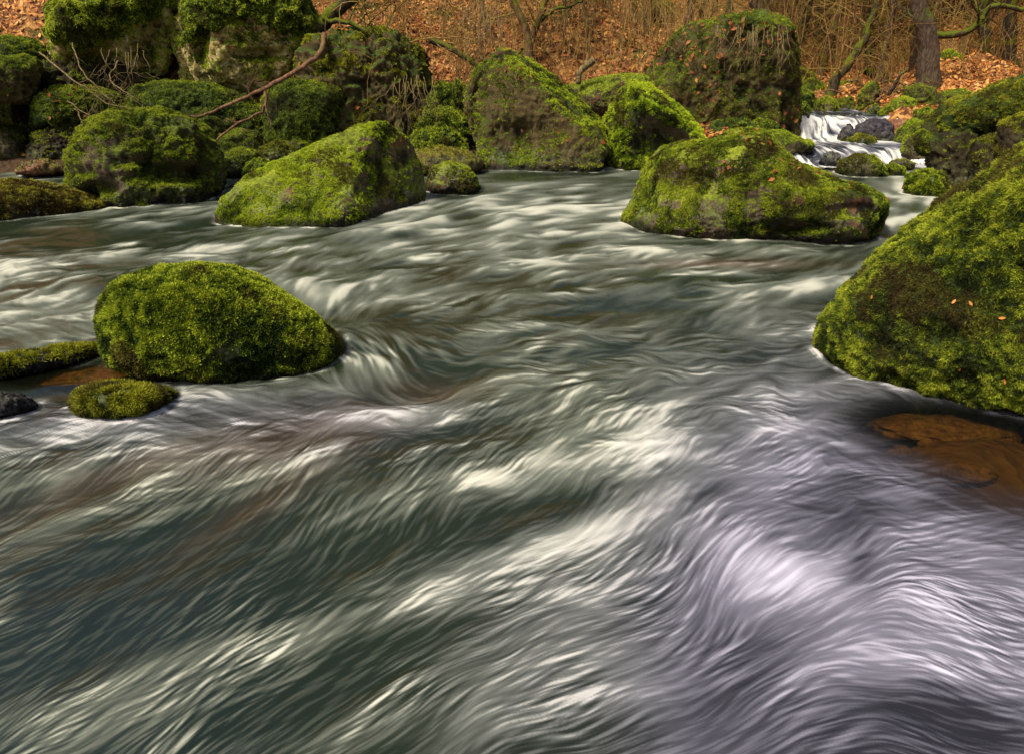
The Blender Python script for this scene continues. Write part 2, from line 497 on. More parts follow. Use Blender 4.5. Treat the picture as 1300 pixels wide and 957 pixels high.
def boulder(label, pts, mat='mid', front=None, Y=None, lvl=0.0, D=None, ext=None, tufts=0, size=0.02, pal='green', thr=-0.2,
            droop=0.0, p=2.3, rough=0.06, cuts=(), seed=1, cat='boulder', name='boulder', group=None, key=None, clump=0.5, dents=(),
            res=None, w=0.45, rot=0.0, steep=0.5, ridge=0.5):
    W = max(q[0] for q in pts) - min(q[0] for q in pts)
    if ext is None:
        ext = 0.22 * W
    poly = np.array(shape_points(pts, ext)) if ext > 0 else np.array(pts, float)
    cx = (poly[:, 0].min() + poly[:, 0].max()) / 2
    cy = (poly[:, 1].min() + poly[:, 1].max()) / 2
    cr = ray(cx, cy)
    n = cr / np.linalg.norm(cr)
    sy = (pts[0][1] + pts[-1][1]) / 2
    if Y is None:
        G = ground((pts[0][0] + pts[-1][0]) / 2, sy, lvl)
        t = (G - CAM) @ n
    else:
        t = ((CAM + cr * (Y / cr[1])) - CAM) @ n
    c = CAM + n * t
    u = np.cross(n, (0, 0, 1.0))
    u /= np.linalg.norm(u)
    v = np.cross(u, n)
    # outline on the plane through c across the line of sight
    q = []
    for x, y in poly:
        r = ray(x, y)
        h = CAM + r * (t / (r @ n)) - c
        q.append((h @ u, h @ v))
    q = np.array(q)
    halfw = (q[:, 0].max() - q[:, 0].min()) / 2
    if D is None:
        if front is not None:
            Fp = ground(cx, front, lvl)
            D = np.clip((t - (Fp - CAM) @ n) / 0.85, 0.45 * halfw, 1.2 * halfw)
        else:
            D = 0.75 * halfw
    # radial profile
    TH = np.linspace(-math.pi, math.pi, 721)
    R = np.zeros(721)
    m = len(q)
    for i in range(m):
        a, b = q[i], q[(i + 1) % m]
        e = b - a
        dx, dy = np.cos(TH), np.sin(TH)
        den = dx * e[1] - dy * e[0]
        den = np.where(np.abs(den) < 1e-9, 1e-9, den)
        tt = (a[0] * e[1] - a[1] * e[0]) / den
        ss = (a[0] * dy - a[1] * dx) / den
        ok = (tt > 0) & (ss >= -1e-6) & (ss <= 1 + 1e-6)
        R = np.where(ok & (tt > R), tt, R)
    bad = R <= 0
    if bad.any():
        R[bad] = np.interp(TH[bad], TH[~bad], R[~bad])
    ker = np.hanning(15)
    ker /= ker.sum()
    Rs = np.convolve(np.concatenate([R[-9:-1], R, R[1:9]]), ker, 'same')[8:-8]
    R = Rs
    if res is None:
        wpx = W
        res = 7 if wpx > 120 else 6 if wpx > 40 else 5
    S, F = ico(res)
    S = S.astype(np.float64)
    su, sv, sw = S[:, 0], S[:, 2], S[:, 1]
    # cube-ish spherical radius
    s2 = np.sqrt(su ** 2 + sv ** 2)
    nr_ = (s2 ** p + np.abs(sw) ** p) ** (1 / p)
    th = np.arctan2(sv, su)
    Rr = np.interp(th, TH, R)
    a_ = Rr * s2 / nr_
    U_, V_, W_ = a_ * np.cos(th), a_ * np.sin(th), D * sw / nr_
    # flat faces towards the viewer: (nu, nv, nw, offset share)
    for (nu, nv, nw, off, soft) in cuts:
        nn = np.array([nu, nv, nw], float)
        nn /= np.linalg.norm(nn)
        pr = U_ * nn[0] + V_ * nn[1] + W_ * nn[2]
        lim = off * halfw
        exc = np.maximum(pr - lim, 0) * soft
        U_ = U_ - nn[0] * exc
        V_ = V_ - nn[1] * exc
        W_ = W_ - nn[2] * exc
    P = c + U_[:, None] * u + V_[:, None] * v + W_[:, None] * n
    N = vnormals(P, F)
    hs = min(halfw, 1.2)
    k = 1.1 / hs
    edge = 1 - 0.55 * np.exp(-(sw / 0.25) ** 2)      # keep the outline close to the drawn one
    d1 = fbm(P * k + seed * 3.1, 3) * rough * hs * 1.2 * edge
    P = P + N * d1[:, None]
    d2 = fbm(P * k * 3.2 + seed, 5, 0.55, ridge=True) * rough * hs * ridge * 0.75
    P = P + N * d2[:, None]
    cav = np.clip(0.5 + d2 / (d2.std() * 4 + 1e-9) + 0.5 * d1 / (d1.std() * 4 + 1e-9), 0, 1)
    px = t / FPX
    d3 = fbm(P * (0.16 / px) + seed, 3, 0.6) * px * 2.0
    P = P + N * d3[:, None]
    if dents:
        pr = P - CAM
        lz = pr @ FWD
        qx = CX + pr[:, 0] / lz * FPX
        qy = CY - (pr @ UPV) / lz * FPX
        vis = sstep(0.15, -0.1, sw)
        for (ax, ay, rx, ry, dm) in dents:
            e2 = ((qx - ax) / rx) ** 2 + ((qy - ay) / ry) ** 2
            P = P + n * (np.exp(-e2 ** 2) * dm * vis)[:, None]
    N = vnormals(P, F)
    base = np.array([c[0], c[1], lvl])
    Vl = P - base
    me_ = mesh_np(name, Vl, F)
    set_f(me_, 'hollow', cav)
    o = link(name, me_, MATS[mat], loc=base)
    tag(o, label, cat, group)
    if tufts:
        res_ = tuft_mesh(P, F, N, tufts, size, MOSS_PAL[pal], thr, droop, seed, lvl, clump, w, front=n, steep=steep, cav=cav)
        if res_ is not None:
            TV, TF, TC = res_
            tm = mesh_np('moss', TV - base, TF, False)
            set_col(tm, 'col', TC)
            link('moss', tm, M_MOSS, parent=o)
    ALLB.append(P)
    if key:
        BOULDERS[key] = (P, F, N, n)
    return o


# --- the big ones in and beside the pool
boulder('rounded boulder wholly covered in bright clumpy moss, alone in the rapids at front left',
        [(134, 440), (129, 402), (137, 376), (160, 356), (200, 341), (240, 336), (290, 340), (330, 355), (380, 388), (415, 413), (433, 440), (432, 458)],
        'full', front=483, tufts=100000, size=0.015, pal='green', thr=-0.9, seed=11, p=2.6, rough=0.05, D=0.55, ext=40, clump=1.0, w=0.6, key='B1')
boulder('huge shaggy moss covered boulder rising at the right edge',
        [(1050, 476), (1038, 440), (1046, 408), (1075, 368), (1110, 330), (1150, 296), (1200, 258), (1260, 225), (1300, 196), (1370, 160), (1460, 150), (1540, 230), (1560, 480)],
        'full', front=508, tufts=260000, size=0.0155, pal='shag', thr=-0.9, droop=0.5, seed=5, p=2.2, rough=0.08, D=0.82, ext=42, clump=1.0, w=0.3, key='B4', ridge=0.8)
boulder('broad low hump of a boulder with moss and reddish leaf patches, right of the middle',
        [(797, 285), (812, 250), (819, 215), (840, 190), (890, 178), (940, 168), (975, 175), (1008, 206), (1058, 224), (1098, 234), (1122, 250), (1129, 264), (1122, 284)],
        'bright', front=305, tufts=190000, size=0.0125, pal='green', thr=-0.05, seed=23, p=2.2, rough=0.07, D=0.95, ext=38, clump=0.8, key='B5', ridge=0.5, dents=[(1010, 288, 40, 9, .2), (1085, 268, 30, 10, .08), (880, 232, 40, 16, .08)])
boulder('long sloping boulder, bright green smooth moss on its left flank and bare tan ridge',
        [(278, 276), (284, 256), (310, 230), (370, 203), (420, 178), (460, 160), (490, 155), (520, 176), (540, 202), (550, 237), (546, 262)],
        'bright', front=287, tufts=90000, size=0.013, pal='yellow', thr=0.48, seed=31, p=2.3, rough=0.055, D=0.9, ext=34,
        cuts=[(0.7, 0.1, -0.7, 0.48, 0.93), (-0.28, 0.62, -0.72, 0.27, 0.85)], clump=0.7, key='B6', steep=1.0)
boulder('dome shaped dark mossy boulder with brighter cap, standing at left of the pool',
        [(93, 244), (94, 205), (99, 180), (116, 158), (150, 144), (200, 140), (240, 150), (266, 174), (283, 205), (281, 246)],
        'mid', front=264, tufts=110000, size=0.0145, pal='green', thr=0.12, seed=41, p=2.7, rough=0.09, D=1.0, ext=38, droop=0.2, key='B7', steep=0.9, ridge=1.2, dents=[(225, 222, 40, 14, .35), (130, 240, 22, 10, .2), (190, 205, 30, 8, .1)])
boulder('flat ochre and orange mossy boulder lying at the left edge of the pool',
        [(-90, 268), (-80, 240), (-20, 232), (40, 229), (80, 235), (115, 248), (145, 258), (158, 264)],
        'ochre', front=274, tufts=26000, size=0.022, pal='rust', thr=-0.1, seed=43, p=2.2, rough=0.05, D=0.62, ext=24, key='B8')
boulder('massive dark boulder with a green ridge along its top, back centre of the pool',
        [(612, 212), (607, 190), (594, 150), (590, 118), (601, 88), (634, 62), (662, 68), (704, 92), (740, 120), (770, 152), (766, 190), (758, 212)],
        'dark', front=218, tufts=50000, size=0.0165, pal='yellow', thr=0.58, seed=47, p=3.2, rough=0.06, D=0.95, ext=30,
        cuts=[(-0.1, -0.05, -1, 0.36, 0.92), (0.55, 0.72, -0.42, 0.42, 0.85), (-0.6, 0.3, -0.75, 0.5, 0.8)], steep=1.5, ridge=0.7, dents=[(650, 180, 40, 26, .18), (610, 130, 12, 40, .2)], key='B9')
boulder('wedge shaped boulder with bright green roof and a dark hollow face, back centre',
        [(743, 212), (746, 180), (766, 150), (786, 116), (803, 106), (825, 106), (862, 132), (888, 162), (893, 186), (884, 214)],
        'mid', front=225, tufts=42000, size=0.032, pal='yellow', thr=0.30, seed=53, p=3.0, rough=0.05, D=0.85, ext=28,
        cuts=[(-0.8, 0.1, -0.6, 0.36, 0.9), (0.35, -0.15, -0.93, 0.36, 0.9), (0.5, 0.75, -0.4, 0.5, 0.8)], steep=1.2, ridge=0.6, dents=[(842, 185, 38, 36, .55)], key='B10')
boulder('great square block with leaf litter and hanging roots on its top, behind the hump boulder',
        [(812, 186), (816, 110), (836, 68), (874, 38), (920, 24), (966, 24), (1000, 34), (1012, 62), (1014, 110), (1012, 182)],
        'dark', Y=13.4, lvl=0.0, tufts=80000, size=0.0165, pal='green', thr=-0.12, seed=59, p=3.6, rough=0.08, D=1.1, ext=30,
        cuts=[(0.1, -0.1, -1, 0.5, 0.9), (0.85, 0.0, -0.5, 0.85, 0.9), (-0.55, 0.45, -0.75, 0.72, 0.85)], steep=0.6, droop=0.2, key='B12', ridge=1.0)
boulder('flat tongue of green moss between the ridge boulder and the wedge boulder',
        [(700, 128), (722, 110), (760, 100), (800, 95), (822, 97), (830, 108), (826, 128)], 'bright', Y=12.9, tufts=10000, size=0.0165,
        pal='yellow', thr=-0.3, seed=61, D=0.7, ext=20, rough=0.03)
boulder('low flat mossy rock tucked at the right end of the long sloping boulder',
        [(540, 240), (548, 214), (570, 206), (592, 212), (605, 226), (608, 240)], 'bright', front=247, tufts=9000, size=0.0145, pal='green', thr=-0.1, seed=67, D=0.45, ext=16, rough=0.04)
boulder('thin flat rust coloured rock shelf behind the low flat mossy rock',
        [(505, 212), (530, 190), (560, 186), (596, 194), (613, 204), (612, 214)], 'ochre', Y=10.7, tufts=5000, size=0.0155, pal='olive', thr=0.0, seed=68, D=0.6, ext=12, rough=0.05)
boulder('small flat clump of wet trailing moss in the rapids at front left',
        [(92, 512), (98, 499), (120, 490), (160, 487), (205, 492), (226, 500), (212, 514)], 'full', front=536, tufts=26000, size=0.022,
        pal='olive', thr=-0.9, droop=0.3, seed=71, D=0.27, ext=14, rough=0.05, w=0.22, name='rock', cat='rock')
boulder('low mossy ledge running in from the left edge above the amber shallows',
        [(-60, 474), (-50, 458), (0, 451), (50, 446), (90, 440), (122, 440), (134, 450), (100, 460)], 'wet', front=468, tufts=9000, size=0.018,
        pal='olive', thr=0.05, seed=73, D=0.2, ext=8, rough=0.05, name='rock', cat='rock', w=0.25)
boulder('small grey wet stone washed by foam at the left edge',
        [(-40, 522), (-30, 503), (0, 498), (30, 502), (48, 514), (44, 522)], 'wet', front=528, seed=75, D=0.16, ext=8, rough=0.08, name='rock', cat='rock')

# --- left bank
boulder('tall overhanging crag with pale lichen under hanging moss, top left',
        [(72, 80), (66, 40), (80, 0), (100, -60), (160, -110), (225, -90), (238, 0), (236, 30), (214, 60), (212, 92), (170, 104), (140, 70), (100, 76)],
        'lichen', Y=12.6, ext=0, D=0.9, tufts=60000, size=0.022, pal='yellow', thr=0.10, droop=0.7, seed=81, p=2.6, rough=0.10, steep=0.9, ridge=0.9, cat='crag', name='crag', key='C1', dents=[(110, 60, 26, 30, .4), (190, 40, 12, 40, .2)])
boulder('tall crag with moss fringe and lichen face, left of the leaning mossy trunk',
        [(234, 100), (228, 60), (240, 10), (262, -40), (330, -40), (372, 10), (398, 36), (404, 70), (392, 98), (340, 112), (290, 118)],
        'lichen', Y=12.9, ext=0, D=1.0, tufts=60000, size=0.022, pal='yellow', thr=0.12, droop=0.7, seed=83, p=2.6, rough=0.10, steep=0.9, ridge=0.9, cat='crag', name='crag', key='C2', dents=[(255, 40, 12, 50, .3), (330, 70, 30, 8, .2)])
boulder('bright shaggy moss mat draped over the top of the left lichen crag', [(64, 44), (72, 2), (108, -40), (170, -52), (218, -14), (206, 22), (160, 34), (128, 52), (92, 62)],
        'full', Y=12.0, ext=0, D=0.45, tufts=34000, size=0.020, pal='lit', thr=-0.7, droop=0.7, seed=106, rough=0.13, ridge=0.9, name='moss_mat', cat='moss mat', clump=1.2)
boulder('bright shaggy moss mat draped over the top of the right lichen crag', [(232, 56), (240, 4), (290, -42), (350, -32), (396, 16), (404, 50), (372, 62), (340, 42), (300, 34), (262, 50)],
        'full', Y=12.3, ext=0, D=0.5, tufts=38000, size=0.020, pal='lit', thr=-0.7, droop=0.7, seed=107, rough=0.13, ridge=0.9, name='moss_mat', cat='moss mat', clump=1.2)
boulder('long dark green mossy slab above the shadowed hollow at left',
        [(38, 160), (44, 126), (70, 112), (110, 112), (150, 120), (175, 138), (180, 162)], 'full', Y=11.6, ext=4, D=0.55, tufts=26000, size=0.0165,
        pal='dark', thr=-0.6, seed=85, ridge=0.8, rough=0.085, key='C3')
boulder('wide dark mossy boulder behind the dome shaped boulder',
        [(158, 150), (170, 116), (215, 105), (262, 108), (310, 124), (350, 148), (360, 190)], 'full', Y=11.9, ext=26, D=0.7, tufts=36000, size=0.0165,
        pal='dark', thr=-0.6, seed=87, ridge=0.8, rough=0.085)
boulder('upright dark green boulder under the forked branch',
        [(338, 178), (334, 130), (350, 104), (400, 102), (430, 112), (437, 132), (430, 160), (428, 186)], 'full', Y=11.6, ext=20, D=0.6, tufts=30000, size=0.0165,
        pal='dark', thr=-0.6, seed=89, p=2.8, ridge=0.8, rough=0.085)
boulder('shadowed brown cliff with thin moss behind the long sloping boulder',
        [(392, 180), (386, 90), (400, 52), (450, 40), (500, 46), (530, 70), (542, 110), (538, 190)], 'dark', Y=12.4, ext=20, D=0.8, tufts=30000, size=0.026,
        pal='olive', thr=0.42, droop=0.3, seed=91, p=3.0, rough=0.12, ridge=1.2, cat='crag', name='crag', key='C6')
boulder('blocky mossy boulder with brown face at the far left bank',
        [(-30, 128), (-30, 84), (0, 74), (30, 72), (48, 78), (50, 100), (40, 126)], 'dark', Y=11.2, ext=6, D=0.5, tufts=12000, size=0.0165, pal='green', thr=0.0, seed=93, p=2.8, rough=0.09, steep=0.8)
boulder('mossy bank boulder under the leafy slope, upper left corner',
        [(-40, 80), (-30, 56), (10, 48), (40, 52), (66, 66), (84, 90), (80, 120)], 'full', Y=12.0, ext=10, D=0.5, tufts=14000, size=0.0165, pal='dark', thr=-0.2, seed=95, rough=0.1)
boulder('rounded yellow green boulder at the left edge beside the shadowed hollow',
        [(-50, 212), (-40, 160), (-10, 152), (20, 156), (38, 176), (46, 212)], 'mid', front=220, tufts=12000, size=0.0165, pal='olive', thr=-0.1, seed=97, D=0.6, ext=14, rough=0.05)
boulder('small green ledge stone at the left edge under the blocky boulder',
        [(-30, 152), (-20, 128), (0, 122), (14, 134), (12, 150)], 'mid', Y=10.9, ext=6, D=0.3, tufts=4000, size=0.0165, pal='green', thr=-0.2, seed=98)
boulder('low reddish stone at the waterline in front of the shadowed hollow',
        [(18, 218), (34, 206), (56, 203), (84, 212), (88, 219)], 'red', Y=10.3, ext=5, D=0.35, tufts=1500, size=0.0145, pal='dark', thr=0.1, seed=99, name='rock', cat='rock')
boulder('dark brown rock added as the shadow deep in the hollow below the long green slab', [(36, 214), (44, 172), (70, 156), (100, 158), (112, 214)], 'shade', Y=11.2, ext=8, D=0.35, tufts=2500, size=0.022,  # added dark rock, its colour stands in for the hollow's shadow
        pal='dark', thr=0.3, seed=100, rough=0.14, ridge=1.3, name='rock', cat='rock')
boulder('brown rock added as the shadow in the recess under the left lichen crag', [(52, 122), (60, 92), (96, 80), (150, 84), (200, 98), (226, 126)], 'shade', Y=12.2, ext=8, D=0.3, tufts=4000, size=0.0165,  # added dark filler, painted like the shadow of the recess
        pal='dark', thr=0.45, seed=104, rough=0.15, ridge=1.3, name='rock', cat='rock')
boulder('dark stone added as the shadow between the left edge ledge and the long green slab', [(8, 178), (14, 140), (34, 128), (58, 140), (60, 176)], 'shade', Y=11.6, ext=8, D=0.3, tufts=2500, size=0.0165,  # added to darken the gap, shade lies in its colour
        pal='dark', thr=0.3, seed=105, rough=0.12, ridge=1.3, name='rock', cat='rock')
boulder('low mossy rock filling the gap between the wedge boulder and the hump boulder', [(868, 192), (884, 162), (930, 152), (985, 158), (1004, 190)], 'full', Y=12.7, lvl=0.1, ext=10, D=0.4, tufts=9000, size=0.022,
        pal='dark', thr=-0.2, seed=102, rough=0.12, ridge=1.0, name='rock', cat='rock')
for i, (lab, pts, Y, pal) in enumerate([
        ('mossy stone leaning against the dome shaped boulder, below the branch tips', [(272, 208), (276, 178), (300, 164), (325, 168), (334, 186), (336, 210)], 10.9, 'green'),
        ('small bright mossy stone at the water beside the dome shaped boulder', [(278, 224), (284, 198), (306, 188), (326, 192), (330, 222)], 10.3, 'green'),
        ('flat mossy stone above the left end of the long sloping boulder', [(322, 212), (330, 188), (356, 178), (376, 188), (380, 210)], 10.8, 'olive'),
        ('tiny bright green stone squeezed behind the long sloping boulder', [(308, 226), (314, 208), (330, 202), (346, 208), (348, 224)], 10.0, 'yellow'),
        ('dark mossy stone behind the ridge of the long sloping boulder', [(352, 196), (356, 180), (378, 172), (396, 180), (398, 196)], 11.1, 'dark')]):
    boulder(lab, pts, 'mid', Y=Y, ext=10, D=0.32, tufts=6000, size=0.0155, pal=pal, thr=-0.3, seed=101 + i, name='rock', cat='rock', rough=0.07, group='mossy stones between the left boulders')
for i, (lab, pts, Y) in enumerate([
        ('upper cushion of knobbly moss covered stone left of the ridge boulder', [(538, 150), (540, 124), (556, 110), (582, 112), (602, 124), (606, 150)], 12.3),
        ('middle cushion of knobbly moss covered stone left of the ridge boulder', [(532, 176), (536, 150), (556, 140), (584, 146), (596, 160), (598, 178)], 11.8),
        ('lower cushion of knobbly moss covered stone left of the ridge boulder', [(524, 196), (528, 174), (548, 164), (572, 168), (584, 180), (590, 196)], 11.3)]):
    boulder(lab, pts, 'full', Y=Y, ext=8, D=0.45, tufts=11000, size=0.030, pal='green', thr=-0.5, seed=111 + i, rough=0.18, ridge=1.6, group='knobbly mossy stones left of the ridge boulder', clump=1.3)

# --- right hand rocks
boulder('long overhanging mossy slab tilting up to the right edge above dark hollows',
        [(1174, 170), (1176, 152), (1198, 135), (1238, 123), (1262, 107), (1300, 96), (1400, 78), (1450, 140), (1390, 170), (1300, 150), (1240, 162), (1210, 180)],
        'full', Y=9.0, ext=0, D=0.45, tufts=52000, size=0.0155, pal='olive', thr=-0.25, seed=121, p=2.6, rough=0.09, key='R1', droop=0.3)
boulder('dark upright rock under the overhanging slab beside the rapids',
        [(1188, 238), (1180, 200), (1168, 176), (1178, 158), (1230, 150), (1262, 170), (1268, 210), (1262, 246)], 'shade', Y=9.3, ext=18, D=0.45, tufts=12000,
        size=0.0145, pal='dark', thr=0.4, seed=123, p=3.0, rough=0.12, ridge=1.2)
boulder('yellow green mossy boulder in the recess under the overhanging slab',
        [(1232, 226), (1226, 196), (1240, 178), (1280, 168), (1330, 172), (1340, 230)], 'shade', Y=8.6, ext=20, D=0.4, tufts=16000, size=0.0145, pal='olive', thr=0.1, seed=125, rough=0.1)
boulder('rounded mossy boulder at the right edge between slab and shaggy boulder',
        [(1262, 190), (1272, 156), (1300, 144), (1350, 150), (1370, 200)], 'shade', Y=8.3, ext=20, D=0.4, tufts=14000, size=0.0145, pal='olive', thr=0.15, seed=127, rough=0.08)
boulder('small twin humped mossy boulder at the foot of the dark upright rock',
        [(1150, 238), (1152, 222), (1170, 217), (1196, 220), (1206, 238), (1204, 252)], 'full', front=256, tufts=14000, size=0.024, pal='green', thr=-0.4, seed=129, D=0.3, ext=12, rough=0.12)
boulder('mossy knob sticking out over the water from the dark upright rock',
        [(1162, 190), (1160, 174), (1172, 164), (1190, 168), (1196, 184), (1186, 196), (1172, 198)], 'full', Y=9.4, ext=0, D=0.25, tufts=6000, size=0.0145, pal='green', thr=-0.5, seed=131, name='rock', cat='rock')

# --- rocks in and beside the cascade
small = [
    ('round mossy rock in the water behind the hump boulder', [(1060, 222), (1064, 206), (1085, 197), (1108, 199), (1122, 212), (1128, 224)], 'mid', 10.6, 0.0, 'green', .35, 9000),
    ('little dark rock right of the round mossy rock behind the hump boulder', [(1120, 224), (1122, 212), (1136, 208), (1148, 214), (1150, 224)], 'mid', 10.5, 0.0, 'dark', .2, 3000),
    ('flat mossy rock between the two falls', [(1062, 183), (1076, 176), (1092, 172), (1108, 177), (1118, 184)], 'full', 12.75, 0.2, 'olive', .25, 4000),
    ('pointed dark rock splitting the foot of the upper fall', [(1064, 174), (1068, 166), (1078, 159), (1086, 166), (1090, 175)], 'wet', 12.95, 0.2, None, .22, 0),
    ('wide grey wet rock right of the upper fall', [(1080, 176), (1086, 160), (1104, 152), (1122, 152), (1134, 160), (1140, 177)], 'wet', 13.2, 0.2, 'green', .45, 0),
    ('flat black rock at the lip of the upper fall', [(1070, 157), (1074, 152), (1086, 151), (1096, 155), (1096, 159)], 'wet', 13.6, 0.3, None, .2, 0),
    ('rust red stone above the wide grey wet rock', [(1128, 168), (1130, 154), (1142, 151), (1152, 158), (1154, 172)], 'red', 13.2, 0.25, None, .25, 0),
    ('left of two steep mossy rocks at the right side of the lower fall', [(1136, 180), (1142, 164), (1158, 152), (1176, 156), (1182, 184)], 'mid', 12.7, 0.2, 'yellow', .4, 6000),
    ('right of two steep mossy rocks at the right side of the lower fall', [(1142, 198), (1150, 176), (1160, 160), (1178, 156), (1190, 170), (1192, 204)], 'mid', 11.9, 0.1, 'green', .4, 7000),
    ('dark wet rock veiled by the lower fall on its left', [(1040, 208), (1046, 196), (1056, 193), (1066, 198), (1068, 208)], 'wet', 11.35, 0.0, None, .2, 0),
    ('flat dark rock washed at the foot of the lower fall', [(1128, 208), (1138, 204), (1152, 204), (1162, 208)], 'wet', 11.0, 0.0, 'olive', .2, 800),
    ('bright mossy pyramid rock beside the upper stream', [(1108, 158), (1118, 142), (1130, 132), (1136, 144), (1136, 160)], 'mid', 14.2, 0.5, 'yellow', .35, 4000),
    ('large bright mossy rock in the boulder pile beside the upper stream', [(1128, 150), (1132, 130), (1146, 123), (1160, 128), (1170, 142), (1168, 156)], 'bright', 14.5, 0.5, 'yellow', .5, 6000),
    ('long mossy rock at the top of the boulder pile near the main tree', [(1140, 128), (1150, 112), (1166, 107), (1184, 114), (1206, 132), (1200, 140)], 'mid', 15.2, 0.6, 'olive', .6, 7000),
    ('mossy rock low in the boulder pile left of the overhanging slab', [(1154, 156), (1162, 142), (1180, 136), (1188, 142), (1186, 158)], 'bright', 13.6, 0.4, 'green', .35, 5000),
    ('flat mossy rock right of the main tree', [(1190, 128), (1196, 118), (1216, 113), (1234, 118), (1240, 130)], 'mid', 15.5, 0.7, 'yellow', .5, 4000),
    ('dark lumpy rock with green cap at the right of the upper stream', [(1088, 140), (1090, 122), (1100, 108), (1112, 104), (1118, 114), (1114, 136)], 'dark', 15.3, 0.55, 'yellow', .35, 4000),
    ('grey and green rock at the right shore of the upper stream', [(1094, 150), (1100, 138), (1112, 134), (1122, 142), (1120, 154)], 'wet', 14.5, 0.5, 'green', .3, 1500),
    ('bright mossy rock on the left shore of the upper stream', [(1032, 142), (1036, 130), (1048, 124), (1060, 126), (1066, 142)], 'bright', 15.2, 0.55, 'green', .35, 4000),
    ('dark round rock beside the great square block at the upper stream', [(1004, 134), (1008, 116), (1020, 111), (1032, 118), (1036, 134)], 'full', 16.0, 0.55, 'dark', .45, 4000),
    ('low green rock at the water below the dark round rock', [(1004, 144), (1010, 132), (1022, 130), (1030, 142)], 'mid', 15.0, 0.5, 'green', .3, 2500),
    ('small mossy rock at the foot of the leaning tree', [(1058, 138), (1064, 126), (1080, 124), (1090, 138)], 'mid', 15.9, 0.6, 'olive', .35, 3000),
    ('long flat mossy slab between the hump boulder and the upper fall', [(925, 180), (935, 168), (965, 164), (1000, 173), (1034, 182), (1036, 187)], 'mid', 11.9, 0.15, 'yellow', .4, 8000),
    ('half hidden rock at the left lip of the upper fall', [(1006, 150), (1010, 143), (1022, 143), (1032, 150)], 'wet', 14.0, 0.5, 'dark', .2, 500),
]
for i, (lab, pts, mat, Y, lv, pal, D, nt) in enumerate(small):
    boulder(lab, pts, mat, Y=Y, lvl=lv, D=D, ext=9, tufts=nt, size=0.0165, pal=pal or 'green', thr=-0.2, seed=141 + i, rough=0.09, name='rock', cat='rock', steep=0.7,
            group='rocks around the cascade', p=2.5)

# extra stones strewn over the valley floor beyond
for i in range(16):
    x = random.uniform(1.5, 13.0)
    y = random.uniform(17.5, 24)
    px_ = CX + x / (y * math.cos(PITCH) + 0.7) * FPX
    r_ = random.uniform(10, 24)
    z0 = tz(x, y)
    L = y * math.cos(PITCH) - (z0 - CAMH) * math.sin(PITCH)
    py_ = CY - ((z0 - CAMH) * math.cos(PITCH) + y * math.sin(PITCH)) / L * FPX
    px_ = CX + x / L * FPX
    boulder('mossy stone half sunk in the leaf litter of the far valley floor', [(px_ - r_, py_ + 3), (px_ - r_ * .7, py_ - r_ * .5), (px_, py_ - r_ * .75), (px_ + r_ * .7, py_ - r_ * .45), (px_ + r_, py_ + 3)],
            'mid', Y=y, lvl=z0 - 1.0, D=r_ * y / 800, ext=6, tufts=2000, size=0.04, pal='yellow', thr=-0.2, seed=201 + i, name='rock', cat='rock', rough=0.09, group='far stones on the valley floor')


# ------------------------------------------------------------------ water of the pool
PX0, PX1, PY0, PY1, STP = -1500.0, 2800.0, 206.0, 1250.0, 1.2
pxs = np.concatenate([np.arange(PX0, -30, 10), np.arange(-30, 1330, STP), np.arange(1332, PX1, 10)])
pys = np.concatenate([np.arange(PY0, 330, 0.9), np.arange(330, 985, STP), np.arange(986, PY1, 5)])
PXg, PYg = np.meshgrid(pxs, pys)
shape = PXg.shape
PXf, PYf = PXg.ravel().astype(np.float32), PYg.ravel().astype(np.float32)


def world(px, py):
    a = (py - CY) / FPX
    rz = -math.sin(PITCH) - a * math.cos(PITCH)
    ry = math.cos(PITCH) - a * math.sin(PITCH)
    t = -CAMH / rz
    return (px - CX) / FPX * t, ry * t, t


